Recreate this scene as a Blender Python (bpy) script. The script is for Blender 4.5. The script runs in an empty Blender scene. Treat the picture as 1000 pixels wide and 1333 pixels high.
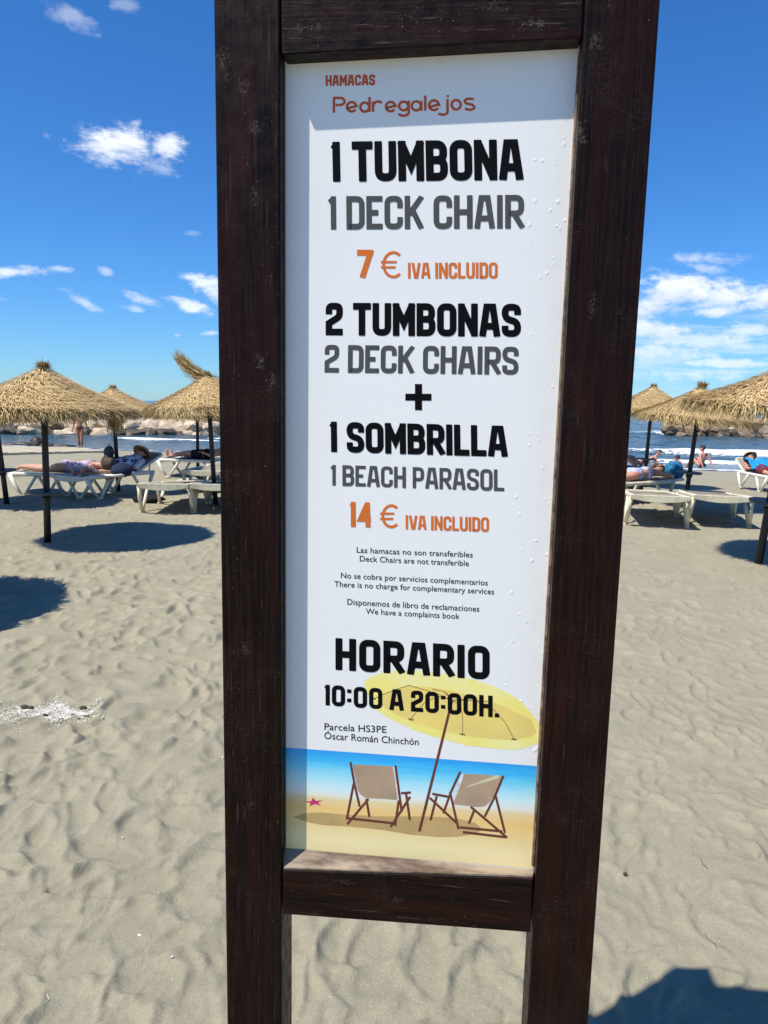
import bpy, bmesh, math, random
import numpy as np
from mathutils import Vector, Matrix, Quaternion

C = bpy.context.scene
COL = C.collection
R_ = math.radians

# ------------------------------------------------------------------ camera
CAM_H = 1.6
F = 980.0                       # focal length in photo pixels (photo 1000 x 1333)
PITCH = math.atan((666.5 - 527.0) / F)
ROLL = R_(1.05)
cam = bpy.data.cameras.new('camera')
camo = bpy.data.objects.new('camera', cam)
COL.objects.link(camo)
cam.sensor_fit = 'HORIZONTAL'
cam.sensor_width = 36.0
cam.lens = F / 1000.0 * 36.0
cam.clip_start = 0.05
cam.clip_end = 20000
camo.location = (0, 0, CAM_H)
CR = Matrix.Rotation(math.pi / 2 - PITCH, 3, 'X') @ Matrix.Rotation(ROLL, 3, 'Z')
camo.rotation_euler = CR.to_euler()
C.camera = camo
C.render.resolution_x = 768
C.render.resolution_y = 1024

def ray(px, py):
    return (CR @ Vector((px - 500.0, -(py - 666.5), -F))).normalized()

# ------------------------------------------------------------------ sun and sky
SUN_AZ = R_(57)      # shadows fall to the right (+x) and away (+y)
SUN_EL = R_(60)
SHD = Vector((math.sin(SUN_AZ), math.cos(SUN_AZ), -math.tan(SUN_EL)))   # travel of the light
sun = bpy.data.lights.new('sun', 'SUN')
sun.energy = 4.6
sun.angle = R_(0.53)
sun.color = (1.0, 0.955, 0.88)
suno = bpy.data.objects.new('sun', sun)
COL.objects.link(suno)
suno.rotation_euler = SHD.to_track_quat('-Z', 'Y').to_euler()
suno.location = (-8, -6, 14)

C.view_settings.view_transform = 'Standard'
C.view_settings.look = 'None'
C.view_settings.exposure = 0.38
C.view_settings.gamma = 1.0
C.view_settings.use_curve_mapping = False

world = bpy.data.worlds.new('World')
C.world = world
world.use_nodes = True
wn = world.node_tree
wn.nodes.clear()

class NT:
    """small helper for building node trees"""
    def __init__(s, tree): s.t = tree
    def n(s, typ, **kw):
        o = s.t.nodes.new(typ)
        for k, v in kw.items(): setattr(o, k, v)
        return o
    def l(s, a, b): s.t.links.new(a, b)
    def put(s, sock, v):
        if hasattr(v, 'is_linked') or hasattr(v, 'links'): s.l(v, sock)
        else: sock.default_value = v
    def m(s, op, a, b=None, c=None, clamp=False):
        o = s.n('ShaderNodeMath', operation=op, use_clamp=clamp)
        s.put(o.inputs[0], a)
        if b is not None: s.put(o.inputs[1], b)
        if c is not None: s.put(o.inputs[2], c)
        return o.outputs[0]
    def dot(s, a, vec):
        o = s.n('ShaderNodeVectorMath', operation='DOT_PRODUCT')
        s.l(a, o.inputs[0]); o.inputs[1].default_value = vec
        return o.outputs['Value']
    def noise(s, vec, scale, detail=4, rough=0.55, dist=0.0):
        o = s.n('ShaderNodeTexNoise')
        if vec is not None: s.l(vec, o.inputs['Vector'])
        o.inputs['Scale'].default_value = scale; o.inputs['Detail'].default_value = detail
        o.inputs['Roughness'].default_value = rough; o.inputs['Distortion'].default_value = dist
        return o.outputs['Fac']
    def mapping(s, vec, scale=(1, 1, 1), loc=(0, 0, 0)):
        o = s.n('ShaderNodeMapping'); s.l(vec, o.inputs['Vector'])
        o.inputs['Scale'].default_value = scale; o.inputs['Location'].default_value = loc
        return o.outputs[0]
    def smooth(s, v, a, b, to0=0.0, to1=1.0):
        o = s.n('ShaderNodeMapRange', interpolation_type='SMOOTHSTEP')
        s.put(o.inputs['Value'], v)
        o.inputs['From Min'].default_value = a; o.inputs['From Max'].default_value = b
        o.inputs['To Min'].default_value = to0; o.inputs['To Max'].default_value = to1
        return o.outputs[0]
    def mix(s, fac, a, b, blend='MIX'):
        o = s.n('ShaderNodeMix', data_type='RGBA', blend_type=blend)
        s.put(o.inputs[0], fac)
        for i, v in ((6, a), (7, b)):
            if isinstance(v, (tuple, list)): o.inputs[i].default_value = (*v[:3], 1)
            else: s.l(v, o.inputs[i])
        return o.outputs[2]

w = NT(wn)
BG = 0.11
sky = w.n('ShaderNodeTexSky', sky_type='NISHITA')
sky.sun_disc = False
sky.sun_elevation = SUN_EL
sky.sun_rotation = math.atan2(-SHD.x, -SHD.y)
sky.altitude = 0
sky.air_density = 1.0
sky.dust_density = 0.1
sky.ozone_density = 3.0
tc = w.n('ShaderNodeTexCoord')
D = tc.outputs['Generated']
hs = w.n('ShaderNodeHueSaturation')
hs.inputs['Saturation'].default_value = 1.06
hs.inputs['Value'].default_value = 1.0
w.l(w.mix(1.0, sky.outputs[0], (0.42, 0.70, 1.06), 'MULTIPLY'), hs.inputs['Color'])
skycol = hs.outputs[0]

n_big = w.noise(D, 9.0, 6, 0.62)
n_mid = w.noise(w.mapping(D, (1, 1, 1.7)), 26.0, 6, 0.62, 0.3)
n_fine = w.noise(w.mapping(D, (1, 1, 2.4), (3, 1, 2)), 70.0, 5, 0.65)
nn = w.m('ADD', w.m('MULTIPLY', w.m('SUBTRACT', n_mid, 0.5), 3.4), w.m('MULTIPLY', w.m('SUBTRACT', n_fine, 0.5), 1.9))
# (centre x, centre y, half width, half height in photo pixels, tilt, density)
clouds = [
 (160, 192, 58, 24, 4, 1.0), (216, 192, 26, 16, 0, 0.95), (206, 218, 26, 8, 10, 0.35),
 (95, 25, 28, 13, 22, 0.34), (162, 6, 14, 7, 0, 0.25),
 (24, 354, 38, 7, -6, 0.85), (80, 350, 16, 4, 0, 0.5), (138, 353, 10, 6, 20, 0.45),
 (108, 392, 26, 7, 25, 0.55), (186, 390, 26, 8, 14, 0.6), (176, 402, 16, 6, 6, 0.5),
 (262, 365, 34, 11, 8, 0.9), (285, 382, 30, 14, 8, 0.95), (250, 398, 36, 9, 14, 0.9), (272, 434, 20, 4, 0, 0.6),
 (250, 303, 12, 4, 0, 0.2), (232, 436, 6, 3, 0, 0.5),
 (924, 336, 50, 9, 4, 0.5), (918, 348, 24, 7, 12, 0.55),
 (880, 378, 52, 24, 6, 1.0), (940, 386, 62, 21, 4, 1.0), (1000, 388, 70, 20, 2, 1.0), (846, 400, 48, 17, 0, 0.95),
 (928, 405, 28, 8, 0, 0.95), (850, 428, 60, 15, 4, 0.85), (905, 444, 90, 13, 0, 0.7), (985, 430, 60, 10, 0, 0.75),
 (850, 458, 90, 14, 0, 0.7), (945, 473, 70, 7, 0, 0.7), (880, 486, 90, 9, 0, 0.6), (985, 452, 50, 8, 4, 0.6),
 (1080, 430, 90, 34, 0, 0.9), (1200, 395, 110, 34, 0, 0.9), (1180, 470, 160, 14, 0, 0.7),
 (620, 440, 90, 10, 0, 0.5), (480, 300, 70, 16, 6, 0.6), (-90, 380, 80, 12, 0, 0.8), (-200, 250, 60, 22, 0, 0.8),
]
total = None; shade = None
for (cx, cy, a, b, tilt, dens) in clouds:
    c = ray(cx, cy)
    rt = Vector((c.y, -c.x, 0)).normalized()
    up = rt.cross(c).normalized()
    t = -R_(tilt)
    r2 = (rt * math.cos(t) + up * math.sin(t)); u2 = (up * math.cos(t) - rt * math.sin(t))
    u = w.m('MULTIPLY', w.dot(D, tuple(r2)), F / a)
    v = w.m('MULTIPLY', w.dot(D, tuple(u2)), F / b)
    d2 = w.m('ADD', w.m('MULTIPLY', u, u), w.m('MULTIPLY', v, v))
    front = w.m('GREATER_THAN', w.dot(D, tuple(c)), 0.5)
    inside = w.m('SUBTRACT', 1.05, w.m('SQRT', d2))
    g = w.m('MULTIPLY', w.smooth(w.m('ADD', inside, w.m('MULTIPLY', nn, 0.62)), 0.0, 0.95, 0, dens), front)
    # underside of each puff is greyer
    total = g if total is None else w.m('MAXIMUM', total, g)
    if dens > 0.8 and b > 12:
        sh = w.m('MULTIPLY', g, w.smooth(v, 0.5, -1.0))
        shade = sh if shade is None else w.m('MAXIMUM', shade, sh)
# thin layered cloud near the horizon all round, as the photograph shows low on the right
sepz = w.n('ShaderNodeSeparateXYZ'); w.l(D, sepz.inputs[0])
low = w.noise(w.mapping(D, (1, 1, 9), (5, 2, 0)), 7.0, 6, 0.6)
band = w.m('MULTIPLY', w.smooth(sepz.outputs[2], 0.0, 0.03), w.smooth(sepz.outputs[2], 0.17, 0.09))
azr = w.smooth(w.dot(D, tuple(ray(1000, 500))), 0.90, 0.985)
lowm = w.m('MULTIPLY', w.m('MULTIPLY', w.smooth(low, 0.45, 0.72, 0, 0.5), band), azr)
total = w.m('MAXIMUM', total, lowm)
ccol = w.mix(w.m('MULTIPLY', shade, w.smooth(n_big, 0.3, 0.7, 0.3, 0.8)), (6.9, 7.3, 7.9), (4.0, 4.8, 6.0))
total = w.m('MULTIPLY', total, w.smooth(n_mid, 0.30, 0.62, 0.72, 1.0))
final = w.mix(total, skycol, ccol)
bgn = w.n('ShaderNodeBackground'); bgn.inputs['Strength'].default_value = BG
w.l(final, bgn.inputs['Color'])
wo = w.n('ShaderNodeOutputWorld'); w.l(bgn.outputs[0], wo.inputs['Surface'])

# ------------------------------------------------------------------ materials
MATS = {}
def mat(name, col, rough=0.6, col2=None, nscale=20, stretch=(1, 1, 1), bump=0.0, bscale=None, metallic=0.0,
        spec=0.5, lo=0.35, hi=0.65, detail=5, trans=0.0, coord='Object'):
    m = bpy.data.materials.new(name); m.use_nodes = True
    k = NT(m.node_tree); k.t.nodes.clear()
    out = k.n('ShaderNodeOutputMaterial'); b = k.n('ShaderNodeBsdfPrincipled'); k.l(b.outputs[0], out.inputs[0])
    t = k.n('ShaderNodeTexCoord').outputs[coord]
    vec = k.mapping(t, stretch)
    b.inputs['Roughness'].default_value = rough
    b.inputs['Metallic'].default_value = metallic
    b.inputs['Specular IOR Level'].default_value = spec
    if col2 is None: col2 = tuple(c * 0.82 for c in col)
    f = k.smooth(k.noise(vec, nscale, detail, 0.6), lo, hi)
    c = k.mix(f, col2, col)
    k.l(c, b.inputs['Base Color'])
    if bump:
        bn = k.n('ShaderNodeBump'); bn.inputs['Strength'].default_value = 1.0; bn.inputs['Distance'].default_value = bump
        k.l(k.noise(vec, bscale or nscale * 2, 4, 0.6), bn.inputs['Height']); k.l(bn.outputs[0], b.inputs['Normal'])
    m['_b'] = b.name
    MATS[name] = m
    return m
def bsdf(m): return m.node_tree.nodes[m['_b']]

# ---- dark varnished wood of the sign
SCUFFS = {'z': [(.229, 1.981, .014, 1), (.243, 2.10, .013, .7), (.262, 2.15, .012, .5), (-.235, 1.66, .013, .9), (-.215, 1.63, .012, .9), (-.24, 1.90, .010, .6), (-.286, 2.085, .014, .9), (-.255, 2.05, .011, .7), (-.24, 2.0, .012, .8), (.205, .72, .016, .9), (-.25, .93, .011, .6), (-.26, 1.2, .009, .5), (.19, 1.33, .010, .5), (.20, 1.10, .010, .6), (.26, 1.75, .011, .5)],
          'x': [(-.17, 2.13, .013, .9), (-.02, 2.14, .013, .6), (.16, 2.125, .015, .9), (.10, 2.15, .012, .5), (.0, .775, .010, .7), (-.09, .80, .012, .5)]}
def wood_dark(name, axis):
    m = bpy.data.materials.new(name); m.use_nodes = True
    k = NT(m.node_tree); k.t.nodes.clear()
    out = k.n('ShaderNodeOutputMaterial'); b = k.n('ShaderNodeBsdfPrincipled'); k.l(b.outputs[0], out.inputs[0])
    t = k.n('ShaderNodeTexCoord').outputs['Object']
    st = (1, 1, 0.035) if axis == 'z' else (0.035, 1, 1)
    st2 = (1, 1, 0.12) if axis == 'z' else (0.12, 1, 1)
    grain = k.noise(k.mapping(t, st), 210, 5, 0.65)
    broad = k.noise(k.mapping(t, st2), 14, 4, 0.6, 0.4)
    col = k.mix(k.smooth(grain, 0.36, 0.62), (0.0026, 0.0012, 0.0009), (0.0155, 0.0050, 0.0030))
    col = k.mix(k.smooth(broad, 0.46, 0.74, 0, 0.6), col, (0.030, 0.0062, 0.0036))
    # scratches, scuffs and little chips of bare wood
    scr = k.noise(k.mapping(t, (1.0, 1, 7.0) if axis == 'z' else (7.0, 1, 1)), 55, 3, 0.5, 1.5)
    spot = k.noise(t, 9, 2, 0.5)
    line = k.smooth(k.m('ABSOLUTE', k.m('SUBTRACT', scr, 0.5)), 0.005, 0.0)
    sm = k.m('MULTIPLY', line, k.smooth(spot, 0.50, 0.62))
    fib = k.smooth(k.noise(k.mapping(t, st), 420, 2, 0.5), 0.66, 0.76, 0, 0.30 if axis == 'x' else 0.17)
    fine = k.noise(t, 380, 2, 0.5)
    chips = k.m('MULTIPLY', k.smooth(fine, 0.70, 0.75), k.smooth(k.noise(t, 17, 2, 0.5), 0.47, 0.60))
    mk = k.m('MAXIMUM', k.m('MAXIMUM', k.m('MULTIPLY', sm, 0.55), k.m('MULTIPLY', chips, 0.75)), fib)
    # rough knots and scraped places, each where it sits on the timber
    sx = k.n('ShaderNodeSeparateXYZ'); k.l(t, sx.inputs[0])
    w2 = k.noise(t, 60, 3, 0.6, 2.0)
    lines = k.smooth(k.m('ABSOLUTE', k.m('SUBTRACT', k.noise(t, 130, 3, 0.6, 1.2), 0.5)), 0.035, 0.0)
    knot = None
    for (cx, cz, r, stg) in SCUFFS[axis]:
        dx = k.m('DIVIDE', k.m('SUBTRACT', sx.outputs[0], cx), r * (.8 if axis == 'z' else 1.0 + 90 * (cx * 7.3 % .017))); dz_ = k.m('DIVIDE', k.m('SUBTRACT', sx.outputs[2], cz), r * ((1.0 + 90 * (cz * 7.3 % .013)) if axis == 'z' else .55))
        dd = k.m('SQRT', k.m('ADD', k.m('MULTIPLY', dx, dx), k.m('MULTIPLY', dz_, dz_)))
        g_ = k.smooth(k.m('ADD', dd, k.m('MULTIPLY', k.m('SUBTRACT', w2, 0.5), 3.4)), 1.0, 0.35, 0, stg)
        knot = g_ if knot is None else k.m('MAXIMUM', knot, g_)
    col = k.mix(k.m('MULTIPLY', knot, 0.75), col, (0.004, 0.003, 0.0025))
    mk = k.m('MAXIMUM', mk, k.m('MULTIPLY', k.m('MULTIPLY', knot, lines), 0.6))
    col = k.mix(mk, col, (0.26, 0.19, 0.135))
    k.l(col, b.inputs['Base Color'])
    k.l(k.smooth(k.noise(t, 40, 4, 0.6), 0.3, 0.7, 0.34, 0.56), b.inputs['Roughness']); b.inputs['Specular IOR Level'].default_value = 0.13
    bn = k.n('ShaderNodeBump'); bn.inputs['Distance'].default_value = 0.0011; bn.inputs['Strength'].default_value = 0.8
    h = k.m('ADD', k.m('MULTIPLY', grain, 0.7), k.m('MULTIPLY', k.noise(t, 160, 4, 0.6), 0.5))
    h = k.m('SUBTRACT', h, k.m('MULTIPLY', chips, 0.8))
    k.l(h, bn.inputs['Height']); k.l(bn.outputs[0], b.inputs['Normal'])
    MATS[name] = m
    return m
WZ = wood_dark('dark_wood_upright', 'z'); WX = wood_dark('dark_wood_across', 'x')

# ---- sand
def make_sand():
    m = bpy.data.materials.new('sand'); m.use_nodes = True
    k = NT(m.node_tree); k.t.nodes.clear()
    out = k.n('ShaderNodeOutputMaterial'); b = k.n('ShaderNodeBsdfPrincipled'); k.l(b.outputs[0], out.inputs[0])
    t = k.n('ShaderNodeTexCoord').outputs['Object']
    a = k.n('ShaderNodeAttribute', attribute_name='wet').outputs['Fac']
    grain = k.noise(t, 520, 3, 0.7)
    mott = k.noise(t, 2.2, 6, 0.6)
    med = k.noise(t, 55, 4, 0.65)
    col = k.mix(k.smooth(mott, 0.3, 0.7), (0.310, 0.280, 0.188), (0.368, 0.330, 0.224))
    col = k.mix(k.smooth(med, 0.35, 0.7, 0, 0.35), col, (0.255, 0.225, 0.155))
    col = k.mix(k.smooth(k.noise(t, 190, 3, 0.7), 0.42, 0.66, 0, 0.35), col, (0.20, 0.175, 0.125))
    col = k.mix(k.smooth(grain, 0.58, 0.70, 0, 0.6), col, (0.55, 0.50, 0.40))
    col = k.mix(k.smooth(grain, 0.40, 0.30, 0, 0.55), col, (0.14, 0.12, 0.095))
    fleck = k.noise(k.mapping(t, (1, 1, 1), (7, 3, 1)), 150, 1, 0.4)
    col = k.mix(k.smooth(fleck, 0.80, 0.84, 0, 0.8), col, (0.75, 0.72, 0.66))
    col = k.mix(k.smooth(fleck, 0.205, 0.17, 0, 0.7), col, (0.07, 0.06, 0.05))
    col = k.mix(a, col, (0.125, 0.112, 0.092))
    k.l(col, b.inputs['Base Color'])
    k.l(k.smooth(a, 0.5, 1.0, 0.92, 0.35), b.inputs['Roughness'])
    b.inputs['Specular IOR Level'].default_value = 0.25
    bn = k.n('ShaderNodeBump'); bn.inputs['Distance'].default_value = 0.006; bn.inputs['Strength'].default_value = 1.0
    h = k.m('ADD', k.m('MULTIPLY', k.noise(t, 60, 5, 0.7), 0.7), k.m('MULTIPLY', k.noise(t, 12, 4, 0.6), 1.0))
    h = k.m('ADD', h, k.m('MULTIPLY', grain, 0.30)); h = k.m('ADD', h, k.m('MULTIPLY', k.noise(t, 200, 3, 0.7), 0.30))
    k.l(h, bn.inputs['Height']); k.l(bn.outputs[0], b.inputs['Normal'])
    MATS['sand'] = m
    return m
SAND = make_sand()

# ---- sea
def make_sea():
    m = bpy.data.materials.new('sea_water'); m.use_nodes = True
    k = NT(m.node_tree); k.t.nodes.clear()
    out = k.n('ShaderNodeOutputMaterial'); b = k.n('ShaderNodeBsdfPrincipled'); k.l(b.outputs[0], out.inputs[0])
    t = k.n('ShaderNodeTexCoord').outputs['Object']
    fo = k.n('ShaderNodeAttribute', attribute_name='foam').outputs['Fac']
    sh = k.n('ShaderNodeAttribute', attribute_name='shallow').outputs['Fac']
    n1 = k.noise(k.mapping(t, (0.35, 1, 1)), 1.6, 5, 0.65)
    n2 = k.noise(k.mapping(t, (0.5, 1, 1)), 6, 4, 0.65)
    col = k.mix(k.smooth(n1, 0.35, 0.65), (0.022, 0.060, 0.088), (0.045, 0.105, 0.135))
    col = k.mix(k.m('MULTIPLY', sh, 0.6), col, (0.15, 0.19, 0.19))
    fm = k.smooth(k.m('ADD', fo, k.m('MULTIPLY', k.m('SUBTRACT', n2, 0.5), 1.3)), 0.42, 0.62)
    fm = k.m('MULTIPLY', fm, k.smooth(fo, 0.03, 0.2))
    caps = k.m('MULTIPLY', k.smooth(k.noise(k.mapping(t, (0.25, 1, 1), (4, 4, 4)), 0.9, 5, 0.7), 0.68, 0.72), 0.6)
    fm = k.m('MAXIMUM', fm, caps)
    col = k.mix(fm, col, (0.82, 0.86, 0.88))
    k.l(col, b.inputs['Base Color'])
    k.l(k.smooth(fm, 0, 1, 0.16, 0.85), b.inputs['Roughness'])
    b.inputs['IOR'].default_value = 1.33
    b.inputs['Specular IOR Level'].default_value = 0.35
    bn = k.n('ShaderNodeBump'); bn.inputs['Distance'].default_value = 0.25; bn.inputs['Strength'].default_value = 0.9
    h = k.m('ADD', n1, k.m('MULTIPLY', n2, 0.35))
    k.l(h, bn.inputs['Height']); k.l(bn.outputs[0], b.inputs['Normal'])
    MATS['sea'] = m
    return m
SEA = make_sea()

# ---- straw: tone attribute per blade
def make_straw(name, a, b_, c):
    m = bpy.data.materials.new(name); m.use_nodes = True
    k = NT(m.node_tree); k.t.nodes.clear()
    out = k.n('ShaderNodeOutputMaterial'); b = k.n('ShaderNodeBsdfPrincipled'); k.l(b.outputs[0], out.inputs[0])
    f = k.n('ShaderNodeAttribute', attribute_name='tone').outputs['Fac']
    t = k.n('ShaderNodeTexCoord').outputs['Object']
    col = k.mix(k.smooth(f, 0.0, 0.5), a, b_)
    col = k.mix(k.smooth(f, 0.5, 1.0), col, c)
    col = k.mix(k.smooth(k.noise(t, 3.5, 3, 0.6), 0.45, 0.7, 0, 0.35), col, tuple(x * 0.6 for x in b_))
    k.l(col, b.inputs['Base Color'])
    b.inputs['Roughness'].default_value = 0.6
    b.inputs['Specular IOR Level'].default_value = 0.25
    MATS[name] = m
    return m
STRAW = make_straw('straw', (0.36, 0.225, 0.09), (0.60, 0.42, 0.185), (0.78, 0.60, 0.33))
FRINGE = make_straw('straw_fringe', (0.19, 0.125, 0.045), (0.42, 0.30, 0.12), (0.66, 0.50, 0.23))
STRAWB = mat('straw_under', (0.26, 0.17, 0.075), 0.9, (0.14, 0.09, 0.04), 60, bump=0.01)

POLE = mat('dark_pole', (0.012, 0.010, 0.009), 0.55, (0.006, 0.005, 0.005), 40, (1, 1, 0.1), bump=0.002)
TABLE = mat('table_plastic', (0.05, 0.065, 0.075), 0.5)
PLAST = mat('cream_plastic', (0.77, 0.70, 0.50), 0.42, (0.62, 0.55, 0.38), 9, bump=0.0008)
PLASTW = mat('white_plastic', (0.78, 0.75, 0.64), 0.42, (0.66, 0.62, 0.50), 9)
SLING = mat('sling_fabric', (0.33, 0.285, 0.215), 0.8, (0.24, 0.20, 0.15), 150, bump=0.001)
SLINGD = mat('sling_fabric_dark', (0.06, 0.068, 0.08), 0.8)
SKIN_A = mat('skin_fair', (0.60, 0.36, 0.25), 0.5, (0.50, 0.27, 0.18), 6, spec=0.35)
SKIN_B = mat('skin_pink', (0.62, 0.31, 0.21), 0.5, (0.52, 0.23, 0.15), 6, spec=0.35)
SKIN_C = mat('skin_tan', (0.44, 0.22, 0.13), 0.5, (0.36, 0.16, 0.09), 6, spec=0.35)
HAIR_D = mat('hair_dark', (0.022, 0.014, 0.010), 0.55, (0.010, 0.007, 0.005), 60, bump=0.006)
HAIR_B = mat('hair_brown', (0.10, 0.055, 0.028), 0.55, (0.05, 0.025, 0.013), 60, bump=0.006)
EYE = mat('eye_dark', (0.02, 0.015, 0.012), 0.3)
LIP = mat('lips', (0.42, 0.13, 0.10), 0.5)
def cloth(n, c, c2=None, s=30): return mat(n, c, 0.85, c2, s, bump=0.004, bscale=30, spec=0.2)
C_LILAC = cloth('cloth_lilac', (0.42, 0.30, 0.46), (0.60, 0.50, 0.62), 40)
C_NAVY = cloth('cloth_navy', (0.02, 0.03, 0.07))
C_BLACK = cloth('cloth_black', (0.015, 0.015, 0.018))
C_BLUE = cloth('cloth_blue', (0.02, 0.32, 0.66), (0.015, 0.20, 0.46), 14)
C_TEAL = cloth('cloth_teal', (0.03, 0.22, 0.36), (0.02, 0.10, 0.20), 24)
C_PATT = mat('cloth_patterned', (0.70, 0.72, 0.80), 0.85, (0.04, 0.06, 0.16), 13, bump=0.004, bscale=40, lo=0.46, hi=0.50, spec=0.2)
C_STRIPE = mat('cloth_pale_print', (0.62, 0.66, 0.80), 0.85, (0.22, 0.28, 0.50), 40, bump=0.004, spec=0.2)
C_WHITE = cloth('cloth_white', (0.78, 0.78, 0.76))
C_RED = cloth('cloth_red', (0.36, 0.03, 0.04))
C_MAROON = cloth('cloth_maroon', (0.17, 0.03, 0.04))
C_DKBLUE = cloth('cloth_deep_blue', (0.02, 0.04, 0.13))
HATS = mat('hat_straw', (0.62, 0.45, 0.24), 0.8, (0.42, 0.28, 0.13), 60, bump=0.003)
HATD = mat('hat_olive', (0.16, 0.12, 0.07), 0.8, (0.07, 0.05, 0.03), 30, bump=0.004)
ROCK = mat('pale_boulder', (0.66, 0.53, 0.37), 0.9, (0.42, 0.31, 0.20), 2.4, bump=0.10, bscale=3.0)
ROCKD = mat('brown_boulder', (0.30, 0.21, 0.12), 0.85, (0.12, 0.08, 0.05), 2.6, bump=0.10, bscale=3.0)
ROCKW = mat('wet_dark_rock', (0.13, 0.095, 0.055), 0.5, (0.02, 0.018, 0.014), 3, bump=0.05)
SHELL = mat('shell', (0.74, 0.71, 0.63), 0.6, (0.52, 0.47, 0.37), 25)
TWIG = mat('twig', (0.05, 0.035, 0.025), 0.8)
DECKW = mat('walkway_timber', (0.55, 0.47, 0.32), 0.8, (0.42, 0.35, 0.23), 8, (0.2, 1, 1))

# ------------------------------------------------------------------ mesh helpers
def tag(o, label=None, cat=None, group=None, kind=None):
    if label: o['label'] = label
    if cat: o['category'] = cat
    if group: o['group'] = group
    if kind: o['kind'] = kind
    return o
def empty(name, loc=(0, 0, 0), rot=(0, 0, 0)):
    o = bpy.data.objects.new(name, None); COL.objects.link(o)
    o.location = loc; o.rotation_euler = rot; o.empty_display_size = 0.2
    return o
def link_mesh(name, me, m=None, parent=None):
    o = bpy.data.objects.new(name, me); COL.objects.link(o)
    if m is not None and len(me.materials) == 0: me.materials.append(m)
    if parent is not None: o.parent = parent
    return o
def copy_tree(o, parent=None):
    c = o.copy(); COL.objects.link(c); c.parent = parent
    for ch in [x for x in bpy.data.objects if x.parent == o]: copy_tree(ch, c)
    return c

class MB:
    def __init__(s): s.v = []; s.f = []
    def add(s, vs, fs):
        b = len(s.v); s.v += [tuple(x) for x in vs]; s.f += [tuple(i + b for i in f) for f in fs]; return s
    def box(s, c, size, M=None):
        hx, hy, hz = [q / 2 for q in size]
        vs = [Vector((x * hx, y * hy, z * hz)) for x in (-1, 1) for y in (-1, 1) for z in (-1, 1)]
        if M: vs = [M @ v for v in vs]
        vs = [v + Vector(c) for v in vs]
        return s.add(vs, [(0, 1, 3, 2), (4, 6, 7, 5), (0, 4, 5, 1), (2, 3, 7, 6), (0, 2, 6, 4), (1, 5, 7, 3)])
    def hexa(s, a, b):
        """a, b: four corner points of the front and back face, same order"""
        return s.add(list(a) + list(b), [(0, 1, 2, 3), (7, 6, 5, 4), (0, 4, 5, 1), (1, 5, 6, 2), (2, 6, 7, 3), (3, 7, 4, 0)])
    def prism(s, poly, off):
        n = len(poly); off = Vector(off)
        vs = [Vector(p) for p in poly] + [Vector(p) + off for p in poly]
        fs = [tuple(range(n)), tuple(range(2 * n - 1, n - 1, -1))] + [(i, i + n, (i + 1) % n + n, (i + 1) % n) for i in range(n)]
        return s.add(vs, fs)
    def tube(s, pts, radii, n=8, flat=1.0, cap=True, upv=None):
        pts = [Vector(p) for p in pts]
        if not isinstance(radii, (list, tuple)): radii = [radii] * len(pts)
        rings = []; ref = upv
        for i, p in enumerate(pts):
            d = (pts[min(i + 1, len(pts) - 1)] - pts[max(i - 1, 0)]).normalized()
            r0 = Vector(upv) if upv else (Vector((0, 0, 1)) if abs(d.z) < 0.9 else Vector((0, 1, 0)))
            a = d.cross(r0).normalized(); b = a.cross(d).normalized()
            rings.append([p + a * radii[i] * math.cos(2 * math.pi * k / n) + b * radii[i] * flat * math.sin(2 * math.pi * k / n) for k in range(n)])
        vs = [v for r in rings for v in r]; fs = []
        for i in range(len(pts) - 1):
            for k in range(n):
                fs.append((i * n + k, i * n + (k + 1) % n, (i + 1) * n + (k + 1) % n, (i + 1) * n + k))
        if cap:
            fs.append(tuple(range(n - 1, -1, -1))); fs.append(tuple((len(pts) - 1) * n + k for k in range(n)))
        return s.add(vs, fs)
    def lathe(s, prof, c=(0, 0, 0), n=24):
        c = Vector(c); vs = []; fs = []
        for r, z in prof:
            for k in range(n):
                a = 2 * math.pi * k / n; vs.append(c + Vector((r * math.cos(a), r * math.sin(a), z)))
        for i in range(len(prof) - 1):
            for k in range(n):
                fs.append((i * n + k, i * n + (k + 1) % n, (i + 1) * n + (k + 1) % n, (i + 1) * n + k))
        fs.append(tuple(range(n - 1, -1, -1))); fs.append(tuple((len(prof) - 1) * n + k for k in range(n)))
        return s.add(vs, fs)
    def blob(s, c, r, M=None, n=12, m=8, fn=None):
        c = Vector(c); vs = []; fs = []
        for j in range(m + 1):
            th = math.pi * j / m
            for k in range(n):
                a = 2 * math.pi * k / n
                d = Vector((math.sin(th) * math.cos(a), math.sin(th) * math.sin(a), math.cos(th)))
                q = Vector((d.x * r[0], d.y * r[1], d.z * r[2]))
                if fn: q = q * fn(d)
                if M: q = M @ q
                vs.append(c + q)
        for j in range(m):
            for k in range(n):
                fs.append((j * n + k, (j + 1) * n + k, (j + 1) * n + (k + 1) % n, j * n + (k + 1) % n))
        return s.add(vs, fs)
    def mesh(s, name, smooth=False, bevel=0.0, seg=2):
        me = bpy.data.meshes.new(name); me.from_pydata(s.v, [], s.f)
        bm = bmesh.new(); bm.from_mesh(me)
        bmesh.ops.remove_doubles(bm, verts=bm.verts, dist=1e-6)
        bmesh.ops.recalc_face_normals(bm, faces=bm.faces)
        if bevel:
            es = [e for e in bm.edges if len(e.link_faces) == 2 and e.calc_face_angle(0) > 0.5]
            bmesh.ops.bevel(bm, geom=es, offset=bevel, segments=seg, affect='EDGES', profile=0.6)
        bm.to_mesh(me); bm.free()
        if smooth:
            me.polygons.foreach_set('use_smooth', [True] * len(me.polygons))
        me.update(); return me
    def build(s, name, m, parent=None, smooth=False, bevel=0.0, seg=2):
        return link_mesh(name, s.mesh(name, smooth, bevel, seg), m, parent)

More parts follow.
